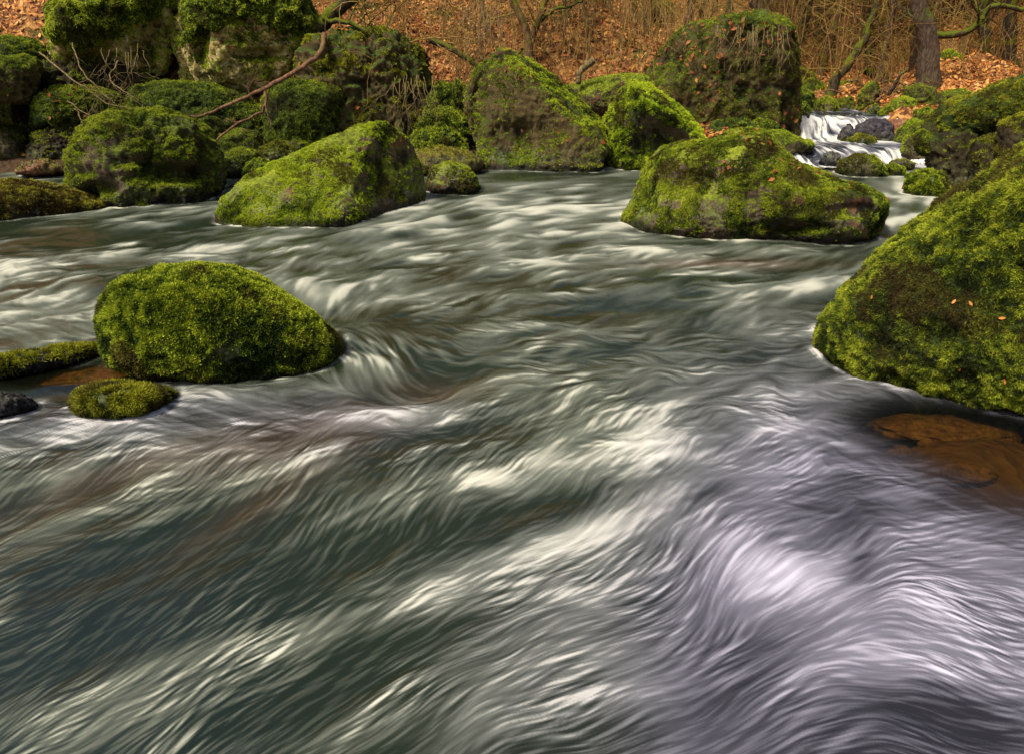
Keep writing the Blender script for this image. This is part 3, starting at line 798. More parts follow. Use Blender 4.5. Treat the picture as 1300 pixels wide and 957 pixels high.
# flow directions, measured on the photograph, as points on the water surface
FLOW = [(700, 225, -1, .05), (620, 245, -1, .12), (760, 250, -1, .12), (450, 270, -1, .25), (560, 262, -1, .3), (300, 300, -1, .2), (100, 300, -1, .1), (0, 330, -1, .1),
        (60, 370, -1, .2), (60, 420, -1, .2), (250, 330, -1, .12), (420, 340, -1, .35), (395, 385, -.55, 1), (440, 395, -.7, .8), (600, 330, -1, .12), (560, 400, -1, .15),
        (700, 330, -1, .1), (760, 300, -1, .15), (900, 330, -1, .06), (1000, 320, -1, .08), (800, 400, -1, .2), (1000, 390, -1, .25), (900, 450, -1, .3),
        (1120, 320, -1, .35), (1180, 245, -.5, 1), (1140, 285, -.6, 1), (680, 440, -1, .2), (480, 440, -.75, -.9), (510, 475, -1, -.7), (450, 470, -.5, -.9),
        (500, 520, -1, .1), (430, 520, -.6, .7), (560, 500, -1, .3), (600, 540, -1, .4), (700, 520, -1, .4), (760, 480, -1, .5), (340, 520, -1, .2), (250, 545, -1, .2),
        (60, 560, -1, .2), (150, 590, -1, .3), (300, 600, -1, .45), (420, 590, -1, .6), (540, 600, -1, .5), (100, 680, -1, .45), (250, 680, -1, .55), (380, 690, -1, .9),
        (500, 680, -.9, .7), (640, 640, -1, .4), (150, 780, -1, .55), (300, 780, -1, .8), (430, 780, -1, .6), (600, 720, -1, .3), (720, 680, -1, .35), (560, 800, -1, .5),
        (250, 900, -1, .6), (450, 900, -1, .65), (700, 780, -1, .5), (650, 900, -1, .5), (800, 580, -1, .3), (850, 520, -1, .5), (880, 600, -1, .6), (780, 640, -1, .5),
        (880, 680, -.7, .9), (895, 740, -.5, .9), (900, 790, -.5, 1), (850, 760, -.9, .5), (960, 640, -1, .2), (1040, 640, -1, -.05), (1000, 560, -1, .12), (1000, 480, -1, .1),
        (960, 700, -.8, .8), (1000, 740, -1, .8), (1080, 730, -.9, .7), (1100, 690, -.8, .5), (1130, 650, -1, -.1), (1060, 790, -1, .7), (950, 850, -1, .5), (800, 880, -1, .4),
        (1180, 620, -1, -.15), (1250, 640, -1, -.12), (1180, 700, -1, -.1), (1260, 720, -1, -.15), (1180, 780, -1, -.4), (1260, 820, -1, -.45), (1120, 850, -1, -.2), (1200, 900, -1, -.3),
        (1100, 570, -1, -.05), (1200, 540, -1, .05), (1000, 930, -1, .3), (1400, 700, -1, -.2), (1400, 400, -1, 0), (-200, 500, -1, .2), (-200, 800, -1, .5)]
FA = np.array(FLOW, float)
fd = FA[:, 2:] / np.hypot(FA[:, 2], FA[:, 3])[:, None]
GS = 6.0
lx = np.arange(PX0 - 300, PX1 + 300, GS)
ly = np.arange(200, PY1 + 200, GS)
LX, LY = np.meshgrid(lx, ly)
num = np.zeros(LX.shape + (2,))
den = np.zeros(LX.shape)
for (x, y, _, _), dvec in zip(FLOW, fd):
    ys = 1.0 + 1.6 * np.exp(-(y - 230) / 120.0)
    w_ = 1.0 / (((LX - x) / 1.35) ** 2 + ((LY - y) * ys) ** 2 + 350.0) ** 1.7
    num += w_[..., None] * dvec
    den += w_
D2 = num / den[..., None]
ang = np.arctan2(D2[..., 1], D2[..., 0])
wx, wy, wt = world(LX, LY)
q = np.stack([wx.ravel(), wy.ravel(), np.zeros(wx.size)], -1)
sw_ = (fbm(q * 1.5, 3) * 0.55 + fbm(q * 5 + 9, 3) * 0.5 + fbm(q * 16 + 3, 2) * 0.22 * (LY > 300).ravel() * (LY < 640).ravel()).reshape(LX.shape)
amp = sstep(215, 420, LY) * 0.75 + 0.25
calm_r = np.exp(-(((LX - 200) / 260) ** 2 + ((LY - 760) / 150) ** 2))
ang = ang + sw_ * amp * (1 - 0.75 * calm_r) * (1 - 0.42 * sstep(520, 720, LY))
mscale = wt / FPX                                    # metres per pixel across
vscale = wt * wt / (FPX * CAMH) * 1.0                # metres per pixel along the view
dX, dYp = np.cos(ang), np.sin(ang)
wl = np.sqrt((dX * mscale) ** 2 + (dYp * vscale) ** 2)
VX = (dX / wl).astype(np.float32)
VY = (dYp / wl).astype(np.float32)


def turned(a):
    cx_, sx_ = np.cos(ang + a), np.sin(ang + a)
    l_ = np.sqrt((cx_ * mscale) ** 2 + (sx_ * vscale) ** 2)
    return (cx_ / l_).astype(np.float32), (sx_ / l_).astype(np.float32)


FIELDS = {4: turned(0.20), 5: turned(-0.16), 3: turned(-0.10)}


def bil(A, x, y):
    fx = np.clip((x - lx[0]) / GS, 0, len(lx) - 1.001)
    fy = np.clip((y - ly[0]) / GS, 0, len(ly) - 1.001)
    ix = fx.astype(np.int32)
    iy = fy.astype(np.int32)
    fx = (fx - ix).astype(np.float32)
    fy = (fy - iy).astype(np.float32)
    W_ = A.shape[1]
    Af = A.ravel()
    i0 = iy * W_ + ix
    return (Af[i0] * (1 - fx) + Af[i0 + 1] * fx) * (1 - fy) + (Af[i0 + W_] * (1 - fx) + Af[i0 + W_ + 1] * fx) * fy


# a tiling noise image, 8 texels to a cell
TN = 1024
base_ = np.random.default_rng(12).normal(size=(TN, TN)).astype(np.float32)
fr = np.fft.fftfreq(TN)
KR = np.hypot(fr[:, None], fr[None, :])
tile = np.real(np.fft.ifft2(np.fft.fft2(base_) * (np.exp(-(KR / 0.11) ** 2) * (1 - np.exp(-(KR / 0.02) ** 2))))).astype(np.float32)
tile /= tile.std()
tilef = tile.ravel()


def tnoise(px, py, lam, off):
    X, Y, _ = world(px, py)
    fx = (X / lam + 400.3 + off) * 8
    fy = (Y / lam + 400.7 + off * 2) * 8
    ix = np.floor(fx).astype(np.int32)
    iy = np.floor(fy).astype(np.int32)
    if lam < 0.03:
        return tilef[(iy & (TN - 1)) * TN + (ix & (TN - 1))]
    fx = (fx - ix).astype(np.float32)
    fy = (fy - iy).astype(np.float32)
    i0, i1, j0, j1 = ix & (TN - 1), (ix + 1) & (TN - 1), (iy & (TN - 1)) * TN, ((iy + 1) & (TN - 1)) * TN
    return (tilef[j0 + i0] * (1 - fx) + tilef[j0 + i1] * fx) * (1 - fy) + (tilef[j1 + i0] * (1 - fx) + tilef[j1 + i1] * fx) * fy


wX, wY, wT = world(PXf, PYf)
LAMS = [0.55, 0.27, 0.13, 0.065, 0.034, 0.018, 0.010, 0.006]
HALF = [0.9, 1.2, 1.7, 2.6, 4.4, 7.5, 10.0, 11.0]
vsz = wT * wT / (FPX * CAMH)
OCT = []
for k, (lam, hf) in enumerate(zip(LAMS, HALF)):
    fade = sstep(1.5, 3.0, lam / vsz) * sstep(2.0, 3.6, lam / (wT / FPX))
    ok = fade > 0.01
    x0, y0, fd_ = PXf[ok], PYf[ok], fade[ok]
    acc = tnoise(x0, y0, lam, k * 3.1)
    ds = lam * 0.42
    nst = int(hf / 0.42)
    FX, FY = FIELDS.get(k, (VX, VY))
    for sgn in (1, -1):
        x, y = x0.copy(), y0.copy()
        for j in range(nst):
            vx, vy = bil(FX, x, y), bil(FY, x, y)
            x = x + vx * (ds * sgn)
            y = np.clip(y + vy * (ds * sgn), 195, 1400)
            acc = acc + tnoise(x, y, lam, k * 3.1) * (0.5 + 0.5 * math.cos(math.pi * (j + 1) / (nst + 1)))
    full = np.zeros(PXf.shape, np.float32)
    full[ok] = acc / acc.std() * fd_
    OCT.append(full)


def blob(x, y, sx, sy, rot, amt):
    c_, s_ = math.cos(math.radians(rot)), math.sin(math.radians(rot))
    dx, dy = PXf - x, PYf - y
    a = dx * c_ + dy * s_
    b = -dx * s_ + dy * c_
    return amt * np.exp(-(a / sx) ** 2 - (b / sy) ** 2)


dens = np.full(PXf.shape, 0.0, np.float32)
for bl in [
        # bright
        (700, 262, 130, 16, 0, .40), (640, 300, 150, 22, 5, .25), (470, 292, 110, 16, -8, .55), (332, 312, 90, 12, -6, .5), (640, 276, 26, 7, 0, .8), (560, 290, 50, 10, -20, .4),
        (760, 292, 70, 12, 0, .45), (600, 330, 200, 20, 0, .15), (60, 400, 90, 22, -8, .75), (50, 352, 70, 12, 0, .5), (110, 424, 60, 10, -10, .5), (300, 345, 90, 12, 0, .15),
        (400, 372, 40, 22, 10, .45), (520, 360, 120, 12, 5, .25), (470, 455, 45, 22, 45, .45), (520, 520, 120, 22, -10, .5), (410, 535, 60, 18, 0, .3), (440, 490, 40, 14, 0, .4),
        (90, 556, 110, 14, -8, .6), (640, 470, 120, 24, 0, .12), (740, 583, 80, 16, -14, .75), (620, 610, 42, 10, 8, .65), (820, 540, 60, 18, -40, .5), (860, 500, 70, 20, -30, .3),
        (560, 750, 190, 20, -20, .65), (400, 830, 110, 24, -22, .35), (700, 690, 120, 16, -15, .5), (800, 645, 90, 16, -25, .45), (760, 770, 60, 12, 10, .4),
        (1000, 725, 95, 45, 20, .95), (940, 740, 40, 40, 0, .35), (1000, 600, 240, 60, 0, .35), (960, 420, 180, 60, 0, .22), (1020, 500, 80, 30, 0, .3), (1130, 800, 160, 60, 0, .35),
        (1000, 850, 200, 40, 0, .35), (1120, 690, 120, 50, 0, .25), (1190, 265, 40, 10, -10, .5), (1150, 240, 30, 14, 0, .8), (1090, 310, 60, 10, -10, .25), (880, 340, 120, 12, 0, .2), (500, 640, 160, 30, -25, .25),
        (350, 590, 120, 30, -20, .2), (1230, 760, 90, 80, 0, .15),
        # dark
        (130, 300, 190, 14, 3, -.75), (40, 285, 120, 8, 0, -.6), (200, 355, 60, 8, 10, -.35), (280, 700, 230, 50, -28, -.65), (130, 800, 180, 70, -25, -.6), (60, 740, 90, 40, -25, -.5),
        (620, 672, 170, 30, -12, -.75), (720, 640, 90, 18, -20, -.5), (540, 480, 60, 16, -10, -.6), (480, 402, 90, 12, 5, -.5), (700, 400, 220, 16, -4, -.3), (700, 224, 120, 7, 0, -.6),
        (660, 560, 70, 20, -10, -.5), (300, 520, 120, 14, -10, -.35), (1180, 540, 110, 28, 8, -1.3), (1290, 590, 110, 50, 15, -1.1), (1230, 570, 90, 40, 15, -.9), (90, 478, 130, 18, -2, -1.2), (250, 476, 60, 9, 5, -1.2),
        (880, 358, 70, 8, 0, -.4), (640, 800, 110, 30, -20, -.3), (950, 450, 80, 8, -5, -.4), (870, 690, 30, 24, 0, -.35), (1095, 700, 14, 40, 20, -.5), (450, 700, 80, 30, -30, -.3), (320, 770, 130, 30, -30, -.35),
        (780, 820, 90, 30, -10, -.25), (430, 440, 10, 20, 0, -.2), (1000, 345, 90, 6, 0, -.2)]:
    dens += blob(*bl).astype(np.float32)
w8 = [.48, .55, .52, .62, .85, 1.15, 1.35, 1.3]
coarse = sum(o * a for o, a in zip(OCT[:3], w8[:3]))
fine_ = sum(o * a * (1 - 0.8 * sstep(8, 24, lm_ * FPX / wT)) for o, a, lm_ in zip(OCT[3:], w8[3:], LAMS[3:]))
lic = coarse * (1 + 0.5 * sstep(480, 640, PYf)) + fine_ * (1 - 0.22 * sstep(480, 640, PYf)) * np.clip(0.85 + 0.15 * coarse + 1.1 * fbm(np.stack([wX * 3.1, wY * 3.1, 0 * wX + 21], -1), 2), 0.38, 1.6) * 0.85
lic /= lic.std()
patch = fbm(np.stack([wX * 0.9, wY * 0.9, 0 * wX], -1), 3)
calm = np.clip(np.clip(blob(1200, 545, 120, 32, 8, 1.3) + blob(1300, 590, 120, 52, 15, 1.2), 0, 1) + np.clip(blob(80, 478, 140, 17, -2, 1.4) + blob(250, 476, 60, 8, 5, 1.2), 0, 1), 0, 1)
x_ = 0.30 - 0.10 * sstep(560, 760, PYf) * sstep(760, 300, PXf) + 0.10 * sstep(330, 270, PYf) * sstep(420, 560, PXf) + dens * 0.62 + patch * 0.32 + 0.10 * np.abs(fbm(np.stack([wX * 4.0, wY * 6.0, 0 * wX + 3], -1), 3)) + lic * (1 + 0.45 * sstep(430, 300, PYf)) * (0.22 + 0.12 * fbm(np.stack([wX * 1.7 + 5, wY * 1.7, 0 * wX], -1), 2)) * (1 - 0.8 * calm) * (1 - 0.25 * sstep(500, 650, PYf)) * (1 - 0.22 * sstep(620, 820, PXf) * sstep(560, 680, PYf))
foam = 0.9 * sstep(-0.12, 1.22, x_) ** 1.1
foam = np.clip(foam + 0.035 * np.clip(fine_ + 0.4, 0, 3), 0, 1) * (1 - 0.92 * calm)
# foam collars where stones break the surface
cg = np.zeros((700, 800), np.float32)
for Pb in ALLB:
    m_ = (np.abs(Pb[:, 2]) < 0.035) & (Pb[:, 1] < 12) & (Pb[:, 1] > 0)
    if m_.any():
        gi = np.clip(((Pb[m_, 1]) / 0.02).astype(int), 0, 699)
        gj = np.clip(((Pb[m_, 0] + 8) / 0.02).astype(int), 0, 799)
        cg[gi, gj] = 1
for _ in range(3):
    for axi in (0, 1):
        cg = (np.roll(cg, 1, axi) + np.roll(cg, -1, axi) + cg) / 2.4
cg = np.clip(cg, 0, 1)
_i = np.clip((wY / 0.02).astype(int), 0, 699)
_j = np.clip(((wX + 8) / 0.02).astype(int), 0, 799)
collar = cg[_i, _j] * (wX > -7.9) * (wX < 7.9)
cn = fbm(np.stack([wX * 6, wY * 6, 0 * wX + 9], -1), 3)
foam = np.clip(foam + collar * np.clip(0.22 + cn * 1.1, 0, 0.8) * (1 - 0.6 * calm), 0, 1)
# surface height
zh = (0.012 * OCT[0] + 0.0045 * OCT[1] + 0.0014 * OCT[2] + 0.0005 * OCT[3] + 0.0002 * OCT[4] + 0.00008 * OCT[5]) * (1 - 0.9 * calm)
far = sstep(206, 260, PYf)
zh = zh * (0.35 + 0.65 * far) * 0.85
for bl in [(640, 276, 26, 6, 0, .05), (470, 300, 60, 10, -5, .05), (395, 365, 60, 14, 5, .06), (395, 400, 50, 14, 5, -.04), (440, 430, 40, 14, 20, .05), (540, 490, 70, 20, -10, -.05), (520, 520, 80, 12, -5, .03),
           (90, 360, 90, 14, 0, .04), (1000, 715, 80, 30, 20, .03), (870, 690, 40, 30, 0, -.02), (740, 590, 80, 16, -14, .02), (560, 280, 60, 8, -20, .05)]:
    zh = zh + blob(*bl)
joint = sstep(10.9, 11.5, wY)
zh = zh * (1 - joint)
deep = np.array([0.012, 0.018, 0.008])
mid_ = np.array([0.125, 0.135, 0.100])
cream = np.array([0.60, 0.58, 0.45])
lav = np.array([0.56, 0.52, 0.66])  # violet sky reflection painted into the foam and water colour
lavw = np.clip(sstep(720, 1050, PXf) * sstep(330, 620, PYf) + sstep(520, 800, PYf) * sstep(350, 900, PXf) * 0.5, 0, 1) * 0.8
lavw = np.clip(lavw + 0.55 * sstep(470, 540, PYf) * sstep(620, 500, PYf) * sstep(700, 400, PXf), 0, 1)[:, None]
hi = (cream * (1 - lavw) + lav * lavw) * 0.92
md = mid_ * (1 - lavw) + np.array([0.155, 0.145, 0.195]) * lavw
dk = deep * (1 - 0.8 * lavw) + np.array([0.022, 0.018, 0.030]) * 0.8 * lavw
teal = sstep(500, 800, PYf) * sstep(600, 150, PXf)
dk = dk * (1 - teal[:, None]) + np.array([0.010, 0.017, 0.015]) * teal[:, None]
amb = np.clip(blob(1195, 535, 85, 17, 5, 1.2) + blob(1290, 590, 80, 40, 15, 1.1) + blob(40, 475, 120, 16, 0, 1.1) + blob(330, 520, 90, 8, -8, .5) + blob(920, 330, 120, 6, 0, .35), 0, 1)
brn = np.clip(blob(350, 560, 160, 30, -15, .5) + blob(930, 335, 120, 7, 0, .7) + blob(120, 610, 150, 16, -20, .4) + blob(550, 487, 60, 12, 0, .4) + blob(330, 640, 120, 20, -30, .4), 0, 1)[:, None]
dk = dk * (1 - brn) + np.array([0.05, 0.028, 0.014]) * brn
md = md * (1 - brn) + np.array([0.15, 0.105, 0.075]) * brn
f_ = foam[:, None]
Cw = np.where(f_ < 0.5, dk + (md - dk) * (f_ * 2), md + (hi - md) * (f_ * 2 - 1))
co = np.stack([wX, wY, zh], -1)
nr, nc = shape
idx = np.arange(nr * nc).reshape(nr, nc)
QF = np.stack([idx[:-1, :-1], idx[1:, :-1], idx[1:, 1:], idx[:-1, 1:]], -1).reshape(-1, 4)
wm = mesh_np('river', co, QF)
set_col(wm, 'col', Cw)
set_f(wm, 'foam', foam)
set_f(wm, 'clear', calm)

s = NT('flowing water')
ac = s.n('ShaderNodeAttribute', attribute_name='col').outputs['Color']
af = s.n('ShaderNodeAttribute', attribute_name='foam').outputs['Fac']
al = s.n('ShaderNodeAttribute', attribute_name='clear').outputs['Fac']
rg = s.remap(af, 0.0, 0.7, 0.2, 0.7)
pw = s.principled(ac, rg, 0.32, None, IOR=1.33)
bed = s.n('ShaderNodeBsdfTransparent', {'Color': (0.62, 0.50, 0.28, 1)})
gl = s.n('ShaderNodeBsdfGlossy', {'Color': (1, 1, 1, 1), 'Roughness': 0.12})
fr_ = s.n('ShaderNodeFresnel', {'IOR': 1.33})
cl = s.n('ShaderNodeMixShader', {0: fr_.outputs[0], 1: bed.outputs[0], 2: gl.outputs[0]})
mx = s.n('ShaderNodeMixShader', {0: s.math('MULTIPLY', al, 0.85), 1: pw.outputs[0], 2: cl.outputs[0]})
s.t.links.new(mx.outputs[0], s.out.inputs[0])
M_WATER = s.m
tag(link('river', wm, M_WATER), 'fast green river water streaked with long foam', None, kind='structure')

# still outer water so that the river goes on behind and beside
wb = []
ox = np.linspace(-14, 10, 60)
oy = np.linspace(-25, 0.87, 60)
OX, OY = np.meshgrid(ox, oy)
idx = np.arange(3600).reshape(60, 60)
QF = np.stack([idx[:-1, :-1], idx[:-1, 1:], idx[1:, 1:], idx[1:, :-1]], -1).reshape(-1, 4)
om = mesh_np('river', np.stack([OX, OY, OX * 0 - 0.012], -1).reshape(-1, 3), QF)
fo = 0.35 + 0.2 * fbm(np.stack([OX.ravel(), OY.ravel() * 2, OX.ravel() * 0], -1), 3)
set_col(om, 'col', np.outer(fo, (0.3, 0.28, 0.25)))
set_f(om, 'foam', fo)
set_f(om, 'clear', fo * 0)
tag(link('river_downstream', om, M_WATER), 'river water downstream', None, kind='structure')

# ------------------------------------------------------------------ water of the cascade
cxs = np.arange(4.2, 8.4, 0.011)
cys = np.arange(10.95, 18.4, 0.016)
CXg, CYg = np.meshgrid(cxs, cys)
Pz = level(CYg)
q = np.stack([CXg.ravel(), CYg.ravel() * 0.0, CYg.ravel() * 0], -1)
lip = (fbm(np.stack([CXg.ravel() * 2.2, CYg.ravel() * 0.4, CYg.ravel() * 0 + 5], -1), 3) * 0.5).reshape(CXg.shape)
Pz = level(CYg + lip * 0.9)
# warp of streaks: they bend around the stones
wrp = (fbm(np.stack([CXg.ravel() * 1.1, CYg.ravel() * 0.9, CYg.ravel() * 0], -1), 2) * 0.35).reshape(CXg.shape)
st = fbm(np.stack([(CXg + wrp).ravel() * 15, CYg.ravel() * 1.1, Pz.ravel() * 3], -1), 4, 0.65).reshape(CXg.shape)
st2 = fbm(np.stack([(CXg + wrp).ravel() * 4, CYg.ravel() * 1.6, Pz.ravel() * 3 + 7], -1), 3).reshape(CXg.shape)
Pz2 = Pz + 0.02 * st2 + 0.012 * st
slope = np.abs(np.gradient(level(cys + 0.0), cys))[:, None]
fall = sstep(0.05, 0.4, np.abs(np.gradient(Pz, cys, axis=0)))
after = sstep(12.3, 12.9, CYg) * sstep(13.35, 13.05, CYg) * 0.35 + sstep(10.9, 11.2, CYg) * sstep(11.5, 11.2, CYg) * 0.3
fm = np.clip(0.34 + 0.38 * fall + after + 0.55 * st + 0.45 * st2 - 0.25 * (1 - fall) * sstep(13.9, 14.5, CYg), 0, 1)
fmr = sstep(0.0, 1.05, fm).ravel()[:, None]
dk = np.array([0.016, 0.020, 0.024])
md = np.array([0.15, 0.15, 0.17])
hi = np.array([0.66, 0.63, 0.54])
Cc = np.where(fmr < 0.5, dk + (md - dk) * fmr * 2, md + (hi - md) * (fmr * 2 - 1))
nr, nc = CXg.shape
idx = np.arange(nr * nc).reshape(nr, nc)
QF = np.stack([idx[:-1, :-1], idx[:-1, 1:], idx[1:, 1:], idx[1:, :-1]], -1).reshape(-1, 4)
cm = mesh_np('cascade', np.stack([CXg, CYg, Pz2 + 0.01], -1).reshape(-1, 3), QF)
set_col(cm, 'col', Cc)
set_f(cm, 'foam', fmr.ravel())
set_f(cm, 'clear', fmr.ravel() * 0)
tag(link('cascade', cm, M_WATER), 'white stepped cascade feeding the pool', None, kind='structure')

# sunken slabs seen through the clear shallows
s = NT('amber river stone')
P = s.pos()
a = s.noise(P, 24, 6, 0.75)
s.principled(s.ramp(a, [(0.35, (0.05, 0.03, 0.012)), (0.55, (0.22, 0.13, 0.045)), (0.75, (0.42, 0.28, 0.10))]), 0.8, 0.2, s.bump(a, 0.6, 0.02))
MATS['amber'] = s.m


def sunk(label, px, py, rx, ry, h, seed, z=-0.1, rot=0.0):
    S, F = ico(5)
    g_ = ground(px, py, z)
    V = S.astype(float) * np.array([rx, ry, h])
    V[:, 0:2] = np.stack([V[:, 0] * math.cos(rot) - V[:, 1] * math.sin(rot), V[:, 0] * math.sin(rot) + V[:, 1] * math.cos(rot)], -1)
    V += (fbm(S * 2.0 + seed, 4) * 0.16)[:, None] * S * np.array([rx, ry, h])
    o = link('rock', mesh_np('rock', V, F), MATS['amber'], loc=g_)
    tag(o, label, 'rock', 'sunken stones in the shallows')


sunk('large amber slab under clear water below the shaggy boulder', 1195, 545, 0.34, 0.13, 0.05, 3, -0.15, -0.15)
sunk('sunken amber stone under clear water at the right edge', 1290, 595, 0.26, 0.2, 0.05, 9, -0.17)
sunk('smaller sunken stone between the amber slab and the right edge', 1230, 600, 0.12, 0.08, 0.04, 13, -0.12)
sunk('amber sunken slab in the shallows left of the front boulder', 60, 476, 0.5, 0.14, 0.05, 17, -0.07, 0.05)
sunk('narrow sunken stone along the foot of the front boulder', 230, 480, 0.25, 0.06, 0.04, 19, -0.06)

for i in range(22):
    sunk('small pebble on the amber bed under clear water, below the shaggy boulder', random.uniform(1130, 1310), random.uniform(530, 625), random.uniform(.025, .06), random.uniform(.02, .05), random.uniform(.012, .03), 30 + i, -0.165)


# ------------------------------------------------------------------ tubes
class Tubes:
    def __init__(s):
        s.V, s.F, s.n = [], [], 0

    def add(s, pts, rad, sides=6, bumpy=0.0):
        pts = np.asarray(pts, float)
        n = len(pts)
        rad = np.broadcast_to(np.asarray(rad, float), (n,))
        T = np.gradient(pts, axis=0)
        T /= np.linalg.norm(T, axis=1, keepdims=True) + 1e-9
        ref = np.array([0.3, 0.2, 0.93]) if abs(T[0][2]) < 0.8 else np.array([1.0, 0.1, 0])
        A = np.cross(T, ref)
        A /= np.linalg.norm(A, axis=1, keepdims=True) + 1e-9
        B = np.cross(T, A)
        th = np.arange(sides) / sides * 2 * math.pi
        rr = rad[:, None] * (1 + (bumpy * np.random.default_rng(n + sides).normal(size=(n, sides)) if bumpy else 0))
        ring = pts[:, None, :] + rr[..., None] * (np.cos(th)[None, :, None] * A[:, None, :] + np.sin(th)[None, :, None] * B[:, None, :])
        s.V.append(ring.reshape(-1, 3))
        i = np.arange(n - 1)[:, None] * sides
        j = np.arange(sides)[None, :]
        j2 = (j + 1) % sides
        f = np.stack([i + j, i + j2, i + sides + j2, i + sides + j], -1).reshape(-1, 4) + s.n
        s.F.append(f)
        s.n += n * sides

    def mesh(s, name, base=(0, 0, 0)):
        return mesh_np(name, np.concatenate(s.V) - np.asarray(base, float), np.concatenate(s.F))


def spline(pts, n=24, wig=0.0, seed=0):
    pts = np.asarray(pts, float)
    t = np.linspace(0, 1, len(pts))
    tt = np.linspace(0, 1, n)
    # catmull-rom
    out = []
    m = len(pts)
    for x in tt:
        f = x * (m - 1)
        i = min(int(f), m - 2)
        u = f - i
        p0, p1, p2, p3 = pts[max(i - 1, 0)], pts[i], pts[i + 1], pts[min(i + 2, m - 1)]
        out.append(0.5 * ((2 * p1) + (-p0 + p2) * u + (2 * p0 - 5 * p1 + 4 * p2 - p3) * u * u + (-p0 + 3 * p1 - 3 * p2 + p3) * u ** 3))
    out = np.array(out)
    if wig:
        q_ = np.stack([tt * len(pts) * 1.7 + seed * 7.7, tt * 0 + seed, tt * 0], -1)
        out += wig * np.stack([fbm(q_, 3), fbm(q_ + 40, 3), fbm(q_ + 80, 3)], -1)
    return out


def grow(T, p, d, L, r, depth, R, sides=4, up=0.15, spread=0.9, kids=(3, 5), wob=0.25):
    n = 6 if depth > 0 else 4
    pts = [np.array(p, float)]
    d = np.array(d, float)
    for i in range(n):
        d = d + R.normal(size=3) * wob + np.array([0, 0, up * 0.3])
        d /= np.linalg.norm(d)
        pts.append(pts[-1] + d * L / n)
    T.add(pts, np.linspace(r, r * 0.35, n + 1), sides)
    if depth <= 0:
        return
    for k in range(R.integers(*kids)):
        i = R.integers(1, n + 1)
        nd = (pts[i] - pts[i - 1])
        nd /= np.linalg.norm(nd)
        nd = nd + R.normal(size=3) * spread * 0.6
        nd /= np.linalg.norm(nd)
        grow(T, pts[i], nd, L * R.uniform(0.45, 0.75), max(r * 0.5, 0.004), depth - 1, R, max(3, sides - 1), up, spread, kids, wob)


def tree(label, path, r0, r1, mat=M_BARK, crown_mat=M_TWIGY, limbs=(), ncrown=14, c0=0.25, L=1.4, seed=1, group=None, sides=10, tw=0.014, name='tree', n=30, wig=0.06):
    """path: trunk points, foot first; limbs: (points, r0, r1, material)"""
    base = np.array(path[0], float)
    R = np.random.default_rng(seed)
    o = bpy.data.objects.new(name, None)
    COL.objects.link(o)
    o.location = base
    tag(o, label, 'tree', group)
    sp = spline(path, n, wig, seed)
    flare = 1 + 0.9 * np.exp(-np.linspace(0, 1, n) * 22)
    T = Tubes()
    T.add(sp, np.linspace(r0, r1, n) * flare, sides, 0.05)
    for k in range(5):      # roots
        a = k * 1.257 + R.random()
        e = base + np.array([math.cos(a), math.sin(a), -0.25 * 1]) * r0 * 3.4
        T.add([base + (0, 0, r0 * 1.6), base + (e - base) * 0.4 + (0, 0, r0 * 0.3), e], [r0 * 0.5, r0 * 0.4, r0 * 0.12], 6)
    link('trunk', T.mesh('trunk', base), mat, parent=o)
    for (lp, a, b, m_) in limbs:
        T = Tubes()
        T.add(spline(lp, 22, 0.05, seed + 3), np.linspace(a, b, 22) , 8, 0.1)
        ls = spline(lp, 22, 0.05, seed + 3)
        for k in range(7):
            i = R.integers(6, 21)
            dd = R.normal(size=3)
            dd[2] += 0.6
            grow(T, ls[i], dd / np.linalg.norm(dd), L * 0.55, b * 0.7, 1, R, 4)
        link('limb', T.mesh('limb', base), m_, parent=o)
    if ncrown:
        T = Tubes()
        for k in range(ncrown):
            f = c0 + (1 - c0) * (k + R.random()) / ncrown
            i = min(int(f * (n - 1)), n - 1)
            a = R.random() * 6.28
            d = np.array([math.cos(a), math.sin(a), R.uniform(-0.1, 0.7)])
            grow(T, sp[i], d / np.linalg.norm(d), L * R.uniform(0.6, 1.2), tw, 2, R, 4)
        link('crown', T.mesh('crown', base), crown_mat, parent=o)
    return o


def foot(px, py, Y):
    """on the ground, in line with px"""
    p_ = at(px, py, Y)
    return np.array([p_[0], p_[1], tz(p_[0], p_[1]) - 0.05])


# the main tree, its mossy limb goes to the right
b_ = at(1180, 108, 17.0)
tree('thick grey tree trunk with a mossy limb reaching right, behind the boulder pile',
     [b_ + (0, 0, -.3), at(1178, 60, 17), at(1169, 10, 17), at(1164, -60, 17), at(1160, -200, 17), at(1180, -420, 17)], 0.24, 0.10, M_BARK,
     limbs=[([at(1176, 42, 17), at(1200, 46, 16.9), at(1232, 38, 16.8), at(1248, 22, 16.8), at(1262, 8, 16.8), at(1300, 12, 16.7), at(1345, -8, 16.6)], 0.085, 0.04, M_BARKG),
            ([at(1168, 30, 17), at(1158, 22, 17), at(1146, 10, 17.1), at(1128, -8, 17.2)], 0.04, 0.015, M_BARK)], ncrown=9, c0=0.3, L=2.0, seed=5)
b_ = at(1052, 118, 18.0)
tree('slender tree leaning to the right over the upper stream',
     [b_ + (0, 0, -.3), at(1062, 100, 18), at(1080, 78, 18), at(1096, 52, 18), at(1106, 24, 18), at(1120, -10, 18), at(1140, -120, 18)], 0.13, 0.05, M_BARKG,
     limbs=[([at(1104, 40, 18), at(1090, 25, 18), at(1080, 0, 18)], .04, .012, M_BARKY)], ncrown=12, c0=0.15, L=1.7, seed=9)
b_ = at(1250, 92, 19)
